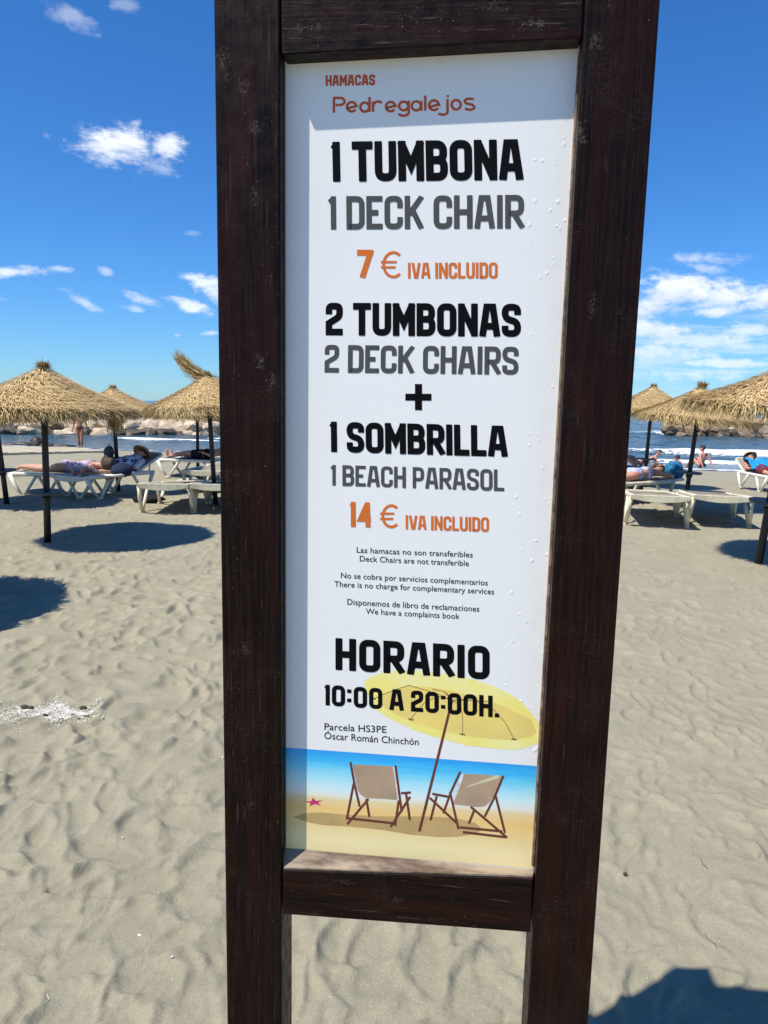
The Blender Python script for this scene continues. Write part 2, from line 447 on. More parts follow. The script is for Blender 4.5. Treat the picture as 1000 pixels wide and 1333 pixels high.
# ------------------------------------------------------------------ terrain
SEA_Z = -0.6
def shore_y(x): return 30.8 - 0.23 * x
def base_h(x, y):
    d = (shore_y(x) - y)
    t = np.clip(1 - d / 16.0, 0, 3)
    return SEA_Z * t ** 1.35
def at_ground(px, py, z0=None):
    r = ray(px, py); o = Vector((0, 0, CAM_H)); z = 0.0 if z0 is None else z0
    p = None
    for _ in range(30):
        t = (z - CAM_H) / r.z
        p = o + r * t
        if z0 is not None: break
        z = 0.5 * z + 0.5 * float(base_h(p.x, p.y))
    return p
def at_depth(px, py, yy):
    r = ray(px, py); return Vector((0, 0, CAM_H)) + r * (yy / r.y)

rng = np.random.default_rng(11)
_tab = rng.random((256, 256)).astype(np.float64)
def vnoise(x, y, s, ox=0.0, oy=0.0):
    X = x * s + ox + 1000.0; Y = y * s + oy + 1000.0
    xi = np.floor(X).astype(np.int64); yi = np.floor(Y).astype(np.int64)
    fx = X - xi; fy = Y - yi
    fx = fx * fx * fx * (fx * (fx * 6 - 15) + 10); fy = fy * fy * fy * (fy * (fy * 6 - 15) + 10)
    a = _tab[xi & 255, yi & 255]; b = _tab[(xi + 1) & 255, yi & 255]
    c = _tab[xi & 255, (yi + 1) & 255]; d = _tab[(xi + 1) & 255, (yi + 1) & 255]
    return (a * (1 - fx) + b * fx) * (1 - fy) + (c * (1 - fx) + d * fx) * fy - 0.5
def fbm(x, y, s, o=4, g=0.5, ox=0.0, oy=0.0):
    t = 0; a = 1.0
    for i in range(o):
        t = t + a * vnoise(x, y, s, ox + i * 17.3, oy + i * 9.1); s *= 2.03; a *= g
    return t

def grid_mesh(name, X, Y, Z, attrs):
    nr, nc = X.shape
    me = bpy.data.meshes.new(name)
    co = np.stack([X, Y, Z], -1).reshape(-1, 3).astype(np.float32)
    i = np.arange(nr * nc).reshape(nr, nc)
    q = np.stack([i[:-1, :-1], i[:-1, 1:], i[1:, 1:], i[1:, :-1]], -1).reshape(-1, 4).astype(np.int32)
    me.vertices.add(len(co)); me.vertices.foreach_set('co', co.ravel())
    me.loops.add(q.size); me.loops.foreach_set('vertex_index', q.ravel())
    me.polygons.add(len(q)); me.polygons.foreach_set('loop_start', np.arange(0, q.size, 4, dtype=np.int32))
    me.polygons.foreach_set('use_smooth', np.ones(len(q), dtype=bool))
    me.update(calc_edges=True)
    for an, av in attrs.items():
        at = me.attributes.new(an, 'FLOAT', 'POINT'); at.data.foreach_set('value', av.ravel().astype(np.float32))
    return me

def build_sand():
    NR, NC = 900, 760
    yf = np.concatenate([np.linspace(-40, 0.2, 14), 0.85 * (44 / 0.85) ** np.linspace(0, 1, NR)])
    u = np.linspace(-1, 1, NC)
    g = u * 1.18 + np.sign(u) * 26 * np.clip((np.abs(u) - 0.9) / 0.1, 0, 1) ** 2.2
    wid = 0.55 + 0.56 * np.clip(yf, 0.85, None)
    X = wid[:, None] * g[None, :]
    Y = np.repeat(yf[:, None], NC, 1)
    # soft hummocks and warped relief
    wx = X + 0.16 * fbm(X, Y, 1.7, 3, 0.5, 3, 8); wy = Y + 0.16 * fbm(X, Y, 1.7, 3, 0.5, 13, 5)
    H = 0.05 * fbm(X, Y, 0.35, 2) + 0.013 * fbm(wx, wy, 2.4, 3, 0.45, 40, 2)
    rid = 1 - np.abs(2 * fbm(wx * 0.75 + wy * 0.35, wy * 1.5 - wx * 0.4, 3.0, 2, 0.5, 7, 7))
    H += 0.0045 * rid ** 2
    # trodden prints, each one pressing over the earlier ones
    r2 = random.Random(5)
    i0 = 14
    ly = np.log(yf[i0:] / 0.85) / np.log(44 / 0.85) * (NR - 1)
    for k in range(8600):
        y = 1.3 + 17.5 * r2.random() ** 1.35
        x = (r2.random() * 2 - 1) * (0.9 + 0.66 * y)
        a = r2.gauss(0.35, 0.75)
        L = r2.uniform(0.08, 0.155); W = r2.uniform(0.038, 0.075); dpt = r2.uniform(0.003, 0.0125)
        if r2.random() < 0.25: L = r2.uniform(0.05, 0.08); W = L * r2.uniform(.7, 1); dpt *= 0.9
        rad = L * 1.9
        j0 = int(np.log(max(y - rad, 0.86) / 0.85) / np.log(44 / 0.85) * (NR - 1)) + i0
        j1 = int(np.log(max(y + rad, 0.9) / 0.85) / np.log(44 / 0.85) * (NR - 1)) + i0 + 2
        wv = 0.55 + 0.56 * y
        c0 = int(((x - rad) / wv / 1.18 + 1) / 2 * (NC - 1)) - 2; c1 = int(((x + rad) / wv / 1.18 + 1) / 2 * (NC - 1)) + 3
        c0 -= int(NC * 0.012); c1 += int(NC * 0.012)
        c0 = max(c0, 0); c1 = min(c1, NC)
        if c1 - c0 < 2 or j1 - j0 < 2: continue
        sx = wx[j0:j1, c0:c1] - x; sy = wy[j0:j1, c0:c1] - y
        ca, sa = math.cos(a), math.sin(a)
        p = sx * sa + sy * ca; q = sx * ca - sy * sa
        q = q / (W * (1 + 0.25 * np.clip(p / L, -1, 1)))
        rr = np.sqrt((p / L) ** 2 + q ** 2)
        wgt = np.clip(1.35 - rr, 0, 1); wgt = wgt * wgt * (3 - 2 * wgt)
        tgt = -dpt * np.clip(1 - rr ** 5, 0, 1) * (1 + 0.35 * p / L)
        rim = 0.42 * dpt * np.exp(-((rr - 1.22) / 0.22) ** 2) * (1 + 0.6 * np.sign(p) * np.clip(np.abs(p / L), 0, 1))
        s = H[j0:j1, c0:c1]
        H[j0:j1, c0:c1] = s * (1 - 0.7 * wgt) + 0.7 * wgt * (0.002) + tgt + rim
    H += 0.0022 * fbm(X, Y, 14, 3, 0.5, 60, 3)
    d = shore_y(X) - Y
    H *= np.clip((d + 0.5) / 5, 0.05, 1)
    Z = base_h(X, Y) + H
    wet = np.clip((1.7 + 0.8 * fbm(X, Y, 0.5, 3) - d) / 1.2, 0, 1)
    me = grid_mesh('beach_sand', X, Y, Z, {'wet': wet})
    o = link_mesh('beach_sand', me, SAND); tag(o, kind='structure')
    return yf, g, Z, wid
YF, GU, ZS, WID = build_sand()
def sand_z(x, y):
    i = int(np.searchsorted(YF, y)) ; i = max(1, min(i, len(YF) - 1))
    j = int(np.searchsorted(WID[i] * GU, x)); j = max(1, min(j, len(GU) - 1))
    return float(ZS[i, j])
def on_sand(px, py):
    p = at_ground(px, py); p.z = sand_z(p.x, p.y); return p

def build_sea():
    NR, NC = 420, 620
    yf = np.concatenate([np.linspace(16, 26, 12), 26.3 * (170 / 26.3) ** np.linspace(0, 1, NR), np.array([230, 340, 600, 1200, 3000, 9000, 16000.])])
    u = np.linspace(-1, 1, NC)
    g = u * 0.85 + np.sign(u) * 4.5 * np.clip((np.abs(u) - 0.85) / 0.15, 0, 1) ** 2
    X = (yf[:, None] + 4) * g[None, :]
    Y = np.repeat(yf[:, None], NC, 1)
    Z = np.full(X.shape, SEA_Z)
    foam = np.zeros_like(X)
    d = Y - shore_y(X)                     # metres seaward of the shoreline
    amp = np.clip(d / 10, 0.1, 1) * (Y < 400)
    Z += amp * (0.10 * fbm(X * 0.5, Y, 0.55, 3, 0.5) + 0.05 * fbm(X * 0.6, Y, 1.9, 2, 0.5))
    # breakers: (distance seaward, height, thickness, x from, x to, seed)
    for (dd, hh, th, x0, x1, sd) in [(0.35, 0.02, 0.16, -80, 80, 1), (4.6, 0.10, 0.45, 1, 60, 2), (12.2, 0.24, 1.1, 2, 90, 3),
                                     (11.5, 0.14, 0.45, -12, -6, 4), (16.5, 0.12, 0.4, -12, -2, 5), (9.0, 0.07, 0.3, -17, -7, 9), (44, 0.5, 2.0, 12, 40, 6), (48, 0.4, 1.6, -40, -5, 7),
                                     (22, .10, .5, -14.5, -4, 8)]:
        c = d - dd - 0.9 * min(1, dd / 4) * fbm(X, X * 0, 0.12, 3, 0.5, sd * 11.7, sd * 3)
        env = np.clip((X - x0) / 3, 0, 1) * np.clip((x1 - X) / 3, 0, 1) * (0.45 + np.clip(fbm(X, X * 0, 0.22, 2, 0.5, sd * 5.1) + 0.55, 0, 0.6))
        prof = np.where(c < 0, np.exp(-(c / (th * 0.55)) ** 2), np.exp(-(c / (th * 1.6)) ** 2))
        Z += hh * env * prof
        foam = np.maximum(foam, env * np.where(c < 0, np.exp(-(c / (th * 1.2)) ** 2), np.exp(-(c / (th * 0.9)) ** 2)))
    sh = np.clip(1 - d / 6.0, 0, 1)
    me = grid_mesh('sea', X, Y, Z, {'foam': foam, 'shallow': sh})
    o = link_mesh('sea', me, SEA); tag(o, kind='structure')
build_sea()

# ------------------------------------------------------------------ breakwater
def boulder_mesh(seed, m):
    rr = random.Random(seed)
    bm = bmesh.new(); bmesh.ops.create_icosphere(bm, subdivisions=2, radius=0.5)
    planes = [(Vector((rr.gauss(0, 1), rr.gauss(0, 1), rr.gauss(0, 1))).normalized(), rr.uniform(0.26, 0.42)) for _ in range(9)]
    for v in bm.verts:
        for n, dd in planes:
            k = v.co.dot(n)
            if k > dd: v.co -= n * (k - dd) * 0.92
        v.co += Vector((rr.gauss(0, .008), rr.gauss(0, .008), rr.gauss(0, .008)))
    me = bpy.data.meshes.new('boulder'); bm.to_mesh(me); bm.free(); me.materials.append(m)
    return me
def breakwater(label, p0, p1, n, top, seed, dark=0.25):
    p0 = Vector(p0); p1 = Vector(p1)
    root = empty('breakwater', ((p0.x + p1.x) / 2, (p0.y + p1.y) / 2, SEA_Z))
    tag(root, label, 'breakwater')
    rr = random.Random(seed)
    pale = [boulder_mesh(seed * 10 + i, ROCK) for i in range(5)]; brown = [boulder_mesh(seed * 10 + 50 + i, ROCKD) for i in range(4)]
    wetm = [boulder_mesh(seed * 10 + 80 + i, ROCKW) for i in range(3)]
    dirv = (p1 - p0); L = dirv.length; dirv.normalize(); nrm = Vector((dirv.y, -dirv.x, 0))
    if nrm.y > 0: nrm = -nrm
    for i in range(n):
        t = (i + rr.random()) / n; lay = i % 4
        s = rr.uniform(0.9, 1.7) * (1, 1.05, 1.1, 0.85)[lay]
        off = nrm * (1.6, 0.9, 0.2, -0.7)[lay]
        z = (0.0, 0.3, 0.62, 0.78)[lay] * top * rr.uniform(0.8, 1.05)
        kind = wetm if (lay == 0 and rr.random() < 0.7) else (brown if rr.random() < dark else pale)
        o = link_mesh('boulder', rr.choice(kind), None, root)
        o.location = p0 + dirv * (t * L) + off - root.location + Vector((0, 0, z + SEA_Z))
        o.location.z = z
        o.scale = (s * rr.uniform(1.0, 1.5), s * rr.uniform(0.8, 1.2), s * rr.uniform(0.6, 0.9) * min(1, top / 1.2))
        o.rotation_euler = (rr.uniform(-.5, .5), rr.uniform(-.4, .4), rr.uniform(0, 6.3))
bl = at_ground(-260, 561, SEA_Z); br = at_ground(420, 566, SEA_Z)
breakwater('long low breakwater of pale boulders across the bay, left of the sign', bl, br, 250, 1.25, 3, dark=.12)
bl2 = at_ground(862, 566, SEA_Z); br2 = at_ground(1300, 574, SEA_Z)
breakwater('brown rocky breakwater beyond the surf, right of the sign', bl2, br2, 130, 1.9, 4, dark=0.75)
# dark rock standing in the shallows
p = at_ground(48, 580, SEA_Z)
ro = empty('sea_rock', p)
tag(ro, 'small dark rock sticking out of the shallow water at far left', 'rock')
mb = MB(); rr = random.Random(4)
for (dx, sx, sz) in ((-1.3, .55, .12), (-.6, .5, .16), (0, .28, .42), (.5, .45, .14), (1.2, .6, .09)):
    mb.blob((dx, 0, 0), (sx, .3, sz), n=9, m=6, fn=lambda d: rr.uniform(.85, 1.15))
mb.build('rock_body', ROCKW, ro, smooth=True)

# pale timber walkway lying on the beach near the water
wk = empty('walkway', at_ground(50, 590)); tag(wk, 'pale timber walkway lying flat on the sand near the water, far left', 'walkway')
a0 = at_ground(-120, 596); a1 = at_ground(148, 589.5); b0 = at_ground(-120, 582); b1 = at_ground(96, 584.5)
NPL = 22
for i in range(NPL):
    t0 = i / NPL; t1 = (i + 0.93) / NPL
    q = [a0.lerp(a1, t0), a0.lerp(a1, t1), b0.lerp(b1, t1), b0.lerp(b1, t0)]
    lo = [v - wk.location + Vector((0, 0, -0.05)) for v in q]; hi = [v + Vector((0, 0, 0.13 + .006 * (i % 3))) for v in lo]
    MB().hexa(hi, lo).build('plank', DECKW, wk)

# ------------------------------------------------------------------ parasols
def blades(origins, dirs, normals, lengths, widths, curl, tones, name, m, parent, droop=None):
    """ribbons of two quads: origins/dirs/normals (n,3)"""
    n = len(origins)
    side = np.cross(dirs, normals); side /= np.linalg.norm(side, axis=1)[:, None] + 1e-9
    V = np.zeros((n, 6, 3))
    for s in range(3):
        t = s / 2.0
        c = origins + dirs * (lengths * t)[:, None] + normals * (curl * t * t)[:, None]
        if droop is not None: c[:, 2] -= droop * t * t
        wv = widths * (1.0, 0.9, 0.25)[s]
        V[:, s * 2] = c - side * (wv / 2)[:, None]; V[:, s * 2 + 1] = c + side * (wv / 2)[:, None]
    b = (np.arange(n) * 6)[:, None]
    q = np.concatenate([b + np.array([0, 1, 3, 2]), b + np.array([2, 3, 5, 4])], 1).reshape(-1, 4).astype(np.int32)
    me = bpy.data.meshes.new(name)
    me.vertices.add(n * 6); me.vertices.foreach_set('co', V.reshape(-1).astype(np.float32))
    me.loops.add(q.size); me.loops.foreach_set('vertex_index', q.ravel())
    me.polygons.add(len(q)); me.polygons.foreach_set('loop_start', np.arange(0, q.size, 4, dtype=np.int32))
    me.update(calc_edges=True)
    at = me.attributes.new('tone', 'FLOAT', 'POINT'); at.data.foreach_set('value', np.repeat(tones, 6).astype(np.float32))
    return link_mesh(name, me, m, parent)

ZR, RAD = 1.49, 0.93
def cone_z0(r, H):
    t = np.clip(1 - r / RAD, 0, 1)
    return H * (0.76 * t + 0.24 * t ** 2.4)
def parasol_proto(seed, n1=11500, n2=4600, HC=0.43, knot=1.0):
    cone_z = lambda r: cone_z0(r, HC)
    g = np.random.default_rng(seed)
    root = empty('straw_parasol')
    wob = lambda a: 1 + 0.035 * np.sin(3 * a + seed) + 0.025 * np.sin(7 * a + 2 * seed)
    # woven base cone
    mb = MB(); n = 40; rings = [0.02, .15, .3, .45, .6, .75, .88, 1.0]
    vs = []; fs = []
    for r in rings:
        for k in range(n):
            a = 2 * math.pi * k / n; rr = r * RAD * wob(a)
            vs.append((rr * math.cos(a), rr * math.sin(a), ZR + float(cone_z(r * RAD)) - 0.012))
    for i in range(len(rings) - 1):
        for k in range(n): fs.append((i * n + k, i * n + (k + 1) % n, (i + 1) * n + (k + 1) % n, (i + 1) * n + k))
    mb.add(vs, fs).build('canopy', STRAWB, root, smooth=True)
    # straw on the slope
    r = RAD * np.sqrt(g.random(n1)) * 0.99; a = g.random(n1) * 2 * np.pi
    # stitched courses: straw starts gather in rings
    r = np.clip(r + 0.012 * np.sin(r * 70), 0.01, None)
    rr = r * wob(a)
    z = ZR + cone_z(r) + 0.004 + 0.022 * g.random(n1)
    O = np.stack([rr * np.cos(a), rr * np.sin(a), z], 1)
    sl = (cone_z(r + 0.01) - cone_z(r)) / 0.01
    rad = np.stack([np.cos(a), np.sin(a), sl], 1); rad /= np.linalg.norm(rad, axis=1)[:, None]
    tan = np.stack([-np.sin(a), np.cos(a), 0 * a], 1)
    Nn = np.cross(rad, tan); Nn *= np.sign(Nn[:, 2])[:, None]
    sw = g.normal(0.55, 0.45, n1)
    dr = rad + tan * sw[:, None] + Nn * g.normal(0.05, 0.06, n1)[:, None]; dr /= np.linalg.norm(dr, axis=1)[:, None]
    tone = np.clip(0.35 + 0.45 * g.random(n1) + 0.12 * np.sin(r * 70), 0, 1)
    st = blades(O, dr, Nn, g.uniform(0.06, 0.15, n1), g.uniform(0.005, 0.010, n1), g.normal(0.0, .010, n1), tone, 'straw', STRAW, root)
    tag(st, kind='stuff')
    # fringe hanging from the rim
    a = g.random(n2) * 2 * np.pi; r = RAD * g.uniform(0.90, 1.03, n2)
    clump = 0.5 + 0.5 * np.sin(a * 23 + 3 * np.sin(a * 5 + seed)) * np.sin(a * 9 + seed)
    O = np.stack([r * wob(a) * np.cos(a), r * wob(a) * np.sin(a), ZR + cone_z(np.minimum(r, RAD)) + g.normal(0, .012, n2)], 1)
    rad = np.stack([np.cos(a), np.sin(a), 0 * a], 1); tan = np.stack([-np.sin(a), np.cos(a), 0 * a], 1)
    dr = rad * g.uniform(0.30, 1.0, n2)[:, None] + tan * g.normal(0.35, 0.5, n2)[:, None]; dr[:, 2] = -g.uniform(0.55, 1.15, n2)
    dr /= np.linalg.norm(dr, axis=1)[:, None]
    Nn = np.cross(dr, tan); Nn /= np.linalg.norm(Nn, axis=1)[:, None] + 1e-9; Nn *= np.where((Nn * rad).sum(1) > 0, 1, -1)[:, None]
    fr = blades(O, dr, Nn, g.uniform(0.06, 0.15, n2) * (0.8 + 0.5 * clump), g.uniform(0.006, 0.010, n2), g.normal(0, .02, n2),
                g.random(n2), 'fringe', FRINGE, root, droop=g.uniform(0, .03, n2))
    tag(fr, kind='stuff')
    # topknot: straw tied and bursting out at the crown
    n3 = 420; a = g.random(n3) * 2 * np.pi; up = g.random(n3)
    O = np.stack([0.035 * np.cos(a), 0.035 * np.sin(a), ZR + HC - 0.035 + 0.05 * up], 1)
    dr = np.stack([np.cos(a) * g.uniform(.25, 1.0, n3), np.sin(a) * g.uniform(.25, 1.0, n3), g.uniform(0.35, 1.0, n3)], 1)
    dr /= np.linalg.norm(dr, axis=1)[:, None]
    tan = np.stack([-np.sin(a), np.cos(a), 0 * a], 1); Nn = np.cross(dr, tan)
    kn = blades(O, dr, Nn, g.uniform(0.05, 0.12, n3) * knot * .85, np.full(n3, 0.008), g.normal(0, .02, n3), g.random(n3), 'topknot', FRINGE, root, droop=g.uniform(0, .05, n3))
    tag(kn, kind='stuff')
    MB().lathe([(0.050, ZR + HC - 0.03), (0.058, ZR + HC - 0.02), (0.044, ZR + HC), (0.048, ZR + HC + 0.02), (0.02, ZR + HC + 0.03)], n=14).build('crown_collar', STRAWB, root, smooth=True)
    # pole, ribs and the round tray fixed to the pole
    MB().tube([(0, 0, -0.25), (0.003, 0, 0.5), (-0.002, .002, 1.1), (0, 0, ZR + HC - 0.03)], [0.040, 0.037, 0.035, 0.032], n=12).build('pole', POLE, root, smooth=True)
    for k in range(8):
        a = 2 * math.pi * k / 8 + seed
        MB().tube([(0.03 * math.cos(a), 0.03 * math.sin(a), ZR + HC - 0.06), (0.86 * math.cos(a), 0.86 * math.sin(a), ZR + 0.01)], 0.011, n=5).build('rib', POLE, root)
    return root
def add_tray(root, z, r=0.195):
    MB().lathe([(0.04, z - 0.055), (0.06, z - 0.03), (r * .9, z - 0.020), (r, z - 0.012), (r, z + 0.010), (r * .97, z + 0.014), (0.045, z + 0.008)], n=32).build('tray_table', TABLE, root, smooth=False)
    MB().lathe([(0.048, z - 0.08), (0.052, z - 0.07), (0.052, z - 0.05), (0.046, z - 0.055)], n=16).build('tray_bracket', POLE, root, smooth=True)

protos = [parasol_proto(1), parasol_proto(2, HC=.46, knot=.75), parasol_proto(3, HC=.50, knot=1.25)]
GP = 'thatched straw parasols on dark poles along the beach'
used = set()
def place_parasol(k, px, py, label, lean_px=0.0, lean_y=-0.10, scale=1.0, tray=None, rz=0.0, base=None, zs=1.0):
    if k not in used: used.add(k); o = protos[k]
    else: o = copy_tree(protos[k])
    p = base if base is not None else at_ground(px, py)
    p.z = float(base_h(p.x, p.y))
    o.location = p
    # lean: tilt so that the crown lands lean_px to the side
    d = p.y; hx = lean_px * d / F / 1.9; hy = lean_y / 1.9
    q = Vector((0, 0, 1)).rotation_difference(Vector((hx, hy, 1)).normalized())
    o.rotation_mode = 'QUATERNION'; o.rotation_quaternion = q @ Quaternion((0, 0, 1), rz)
    o.scale = (scale, scale, scale * zs)
    tag(o, label, 'parasol', GP)
    if tray: o['_tray'] = tray
    return o
PAR = {}
PAR['A'] = place_parasol(0, 62, 705, 'front straw parasol at left, whose full canopy and tall pole stand alone in front', 6, -0.03, tray=.62, zs=1.015)
PAR['B'] = place_parasol(1, 154, 638, 'straw parasol half hidden behind the front left one, its pole between the two sunbathing women', -3, 0, tray=.62, zs=0.93, rz=1)
PAR['C'] = place_parasol(2, 9, 657, 'straw parasol cut off by the left edge of the picture', -8, -0.1, tray=.5, zs=0.90, rz=2)
PAR['D'] = place_parasol(1, 281, 657, 'straw parasol beside the dark post of the sign, with wind-blown straw flying off its crown', -8, -0.05, zs=1.03, rz=3, scale=1.0)
PAR['E'] = place_parasol(0, 258, 621, 'straw parasol furthest back at left, behind the one with flying straw', 0, 0, rz=4, zs=.93, scale=.95)
PAR['F'] = place_parasol(2, 891, 662, 'middle straw parasol at right, its pole between the two empty cream loungers', 9, -0.05, tray=.62, zs=1.0, rz=5)
PAR['G'] = place_parasol(1, 838, 634, 'straw parasol at right nearest the sign, its pole behind the sunbather in pale bikini', 4, 0, zs=1.07, rz=.7, scale=1.03)
PAR['H'] = place_parasol(0, 988, 732, 'straw parasol cut off by the right edge of the picture', 16, -0.1, tray=.62, zs=1.04, rz=2.2, scale=1.06)
PAR['J'] = place_parasol(2, 0, 0, 'straw parasol outside the left edge, casting the round shadow on the near sand', 0, 0, base=Vector((-4.15, 5.15, 0)), rz=1.6)
for k, zt in (('A', .56), ('B', .62), ('C', .58), ('F', .60), ('H', .60), ('G', .55)): add_tray(PAR[k], zt)
# flying straw on parasol D: a bundle blown up and to the left
def flying_straw():
    g = np.random.default_rng(9); P = PAR['D']; y = P.location.y
    bez = [at_depth(300, 508, y), at_depth(262, 490, y - .1), at_depth(243, 486, y), at_depth(227, 452, y)]
    MW = Matrix.LocRotScale(P.location, P.rotation_quaternion, P.scale).inverted()
    bez = [np.array(MW @ b) for b in bez]
    n = 1300
    t = g.random(n) * 0.8
    B = lambda t: ((1 - t) ** 3)[:, None] * bez[0] + (3 * (1 - t) ** 2 * t)[:, None] * bez[1] + (3 * (1 - t) * t * t)[:, None] * bez[2] + (t ** 3)[:, None] * bez[3]
    O = B(t) + g.normal(0, 1, (n, 3)) * (0.050 - 0.018 * t)[:, None]
    dr = B(np.minimum(t + .1, 1.05)) - B(t); dr /= np.linalg.norm(dr, axis=1)[:, None]
    dr += g.normal(0, .13, (n, 3)); dr /= np.linalg.norm(dr, axis=1)[:, None]
    Nn = np.cross(dr, g.normal(0, 1, (n, 3))); Nn /= np.linalg.norm(Nn, axis=1)[:, None]
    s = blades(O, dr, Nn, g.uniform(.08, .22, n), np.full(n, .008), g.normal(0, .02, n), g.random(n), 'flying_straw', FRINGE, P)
    tag(s, kind='stuff')
flying_straw()
# ragged long clump under B's rim
def clump(P, px, py, n=260, L=.30):
    g = np.random.default_rng(3); MW = Matrix.LocRotScale(P.location, P.rotation_quaternion, P.scale).inverted()
    c = np.array(MW @ at_depth(px, py, P.location.y - 0.8))
    O = c + g.normal(0, 1, (n, 3)) * np.array([.07, .05, .03]); dr = g.normal(0, .22, (n, 3)); dr[:, 2] = -1
    dr /= np.linalg.norm(dr, axis=1)[:, None]; Nn = np.cross(dr, g.normal(0, 1, (n, 3))); Nn /= np.linalg.norm(Nn, axis=1)[:, None]
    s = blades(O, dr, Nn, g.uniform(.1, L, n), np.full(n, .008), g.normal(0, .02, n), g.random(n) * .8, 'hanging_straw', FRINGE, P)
    tag(s, kind='stuff')
clump(PAR['B'], 150, 546)

# ------------------------------------------------------------------ sun loungers
def lounger(label, loc, rz, up=0.0, plast=PLAST, sling=SLING, w_=0.66, length=1.92, dz=0.36, tilt=0.0, dz2=None):
    """foot end at the origin, head towards +x"""
    root = empty('sun_lounger', loc, (0, tilt, rz)); tag(root, label, 'sun lounger', 'plastic sun loungers set out under the parasols')
    h = w_ / 2; xb = 1.18     # hinge
    rail = MB()
    for s in (-1, 1):
        rail.tube([(0.0, s * h, dz), (0.02, s * h, dz + .005), (xb + .1, s * h, dz), (length - .35, s * h, dz - .005)], 0.026, n=8, flat=1.35)
    rail.build('side_rails', plast, root, smooth=True)
    fb = MB()
    for i in range(8):
        y0 = (w_ + .05) * (i / 8 - .5); y1 = (w_ + .05) * ((i + 1) / 8 - .5)
        s0 = 1 - (2 * i / 8 - 1) ** 2; s1 = 1 - (2 * (i + 1) / 8 - 1) ** 2
        zt = dz + .03; f = lambda yy, s_, xx: [Vector((xx, yy, zt)), Vector((xx + .012, yy, zt - .055 - .045 * s_))]
        a_, b_ = f(y0, s0, -.03), f(y1, s1, -.03)
        fb.hexa([a_[0], b_[0], b_[1], a_[1]], [v + Vector((.045, 0, 0)) for v in (a_[0], b_[0], b_[1], a_[1])])
    fb.build('foot_bar', plast, root, bevel=0.006)
    MB().box((xb, 0, dz - .012), (0.05, w_ - .05, 0.04)).build('cross_bar', plast, root, bevel=0.01)
    MB().box((length - .36, 0, dz - .01), (0.05, w_ - .05, 0.04)).build('cross_bar', plast, root, bevel=0.01)
    g = MB(); n = 12
    vs = []; fs = []
    for i in range(n + 1):
        x = 0.03 + (xb - 0.05) * i / n
        for j in range(5): vs.append((x, (j / 4 - .5) * (w_ - .05), dz + .018 - 0.014 * math.sin(math.pi * j / 4)))
    for i in range(n):
        for j in range(4): fs.append((i * 5 + j, i * 5 + j + 1, (i + 1) * 5 + j + 1, (i + 1) * 5 + j))
    nv = len(vs); vs2 = [(a, b, c - .008) for a, b, c in vs]
    g.add(vs, fs); g.add(vs2, [f[::-1] for f in fs]); g.build('seat_sling', sling, root)
    # legs: each end stands on a pair of V shaped legs
    for s in (-1, 1):
        for (xa, xf, xc) in ((0.05, 0.26, 0.52), (length - .40, length - .60, length - .86)):
            y = s * (h + .012); yf = s * (h + .045)
            lg = MB()
            A = Vector((xa, y, dz - .01)); Fo = Vector((xf, yf, 0.02)); B = Vector((xc, y, dz - .02))
            lg.tube([A, A.lerp(Fo, .55) + Vector(((-1 if xa < .5 else 1) * .02, 0, 0)), Fo], [0.038, 0.030, 0.025], n=8, flat=1.0)
            lg.tube([B, Fo + Vector(((xc - xf) * .18, 0, 0))], [0.027, 0.025], n=8)
            lg.box(Fo + Vector(((xc - xf) * .10, 0, -.006)), (0.11, 0.05, 0.03))
            lg.build('leg', plast, root, smooth=True)
    # backrest
    bl_ = length - xb; M = Matrix.Rotation(-up, 3, 'Y'); O = Vector((xb, 0, dz + .012))
    fr = MB(); hb = h - .03
    pts = [Vector((0.0, -hb, 0)), Vector((bl_ - .06, -hb, .01)), Vector((bl_, -hb + .06, .012)), Vector((bl_, hb - .06, .012)), Vector((bl_ - .06, hb, .01)), Vector((0, hb, 0))]
    fr.tube([O + M @ p_ for p_ in pts], 0.025, n=8, upv=tuple(M @ Vector((0, 0, 1))))
    bf = fr.build('backrest_frame', plast, root, smooth=True)
    g = MB(); q = [Vector((0.02, -hb, .012)), Vector((bl_ - .02, -hb + .02, .018)), Vector((bl_ - .02, hb - .02, .018)), Vector((.02, hb, .012))]
    q = [O + M @ v for v in q]; nn_ = M @ Vector((0, 0, -.010))
    g.hexa(q, [v + nn_ for v in q]); g.build('backrest_sling', sling, root)
    if up > 0.2:
        for s in (-1, 1): MB().tube([O + M @ Vector((bl_ * .55, s * (hb - .04), -.01)), Vector((length - .40, s * (hb - .04), dz - .01))], 0.014, n=6).build('prop_bar', plast, root)
    if dz2 is not None:
        for ch in [x for x in bpy.data.objects if x.parent == root]:
            for v in ch.data.vertices: v.co.z *= 1 - (1 - dz2 / dz) * max(0, min(1.05, v.co.x / length))
    return root
def head_dir(pfoot, phead):
    d = phead - pfoot; return math.atan2(d.y, d.x)
LG = {}
def lounger_px(key, label, foot, headpx, up=0.0, **kw):
    """foot/headpx: ground pixels below the two ends; keeps real length"""
    a = at_ground(*foot); b = at_ground(*headpx)
    a.z = float(base_h(a.x, a.y)); LG[key] = lounger(label, a, head_dir(a, b), up, **kw); return LG[key]
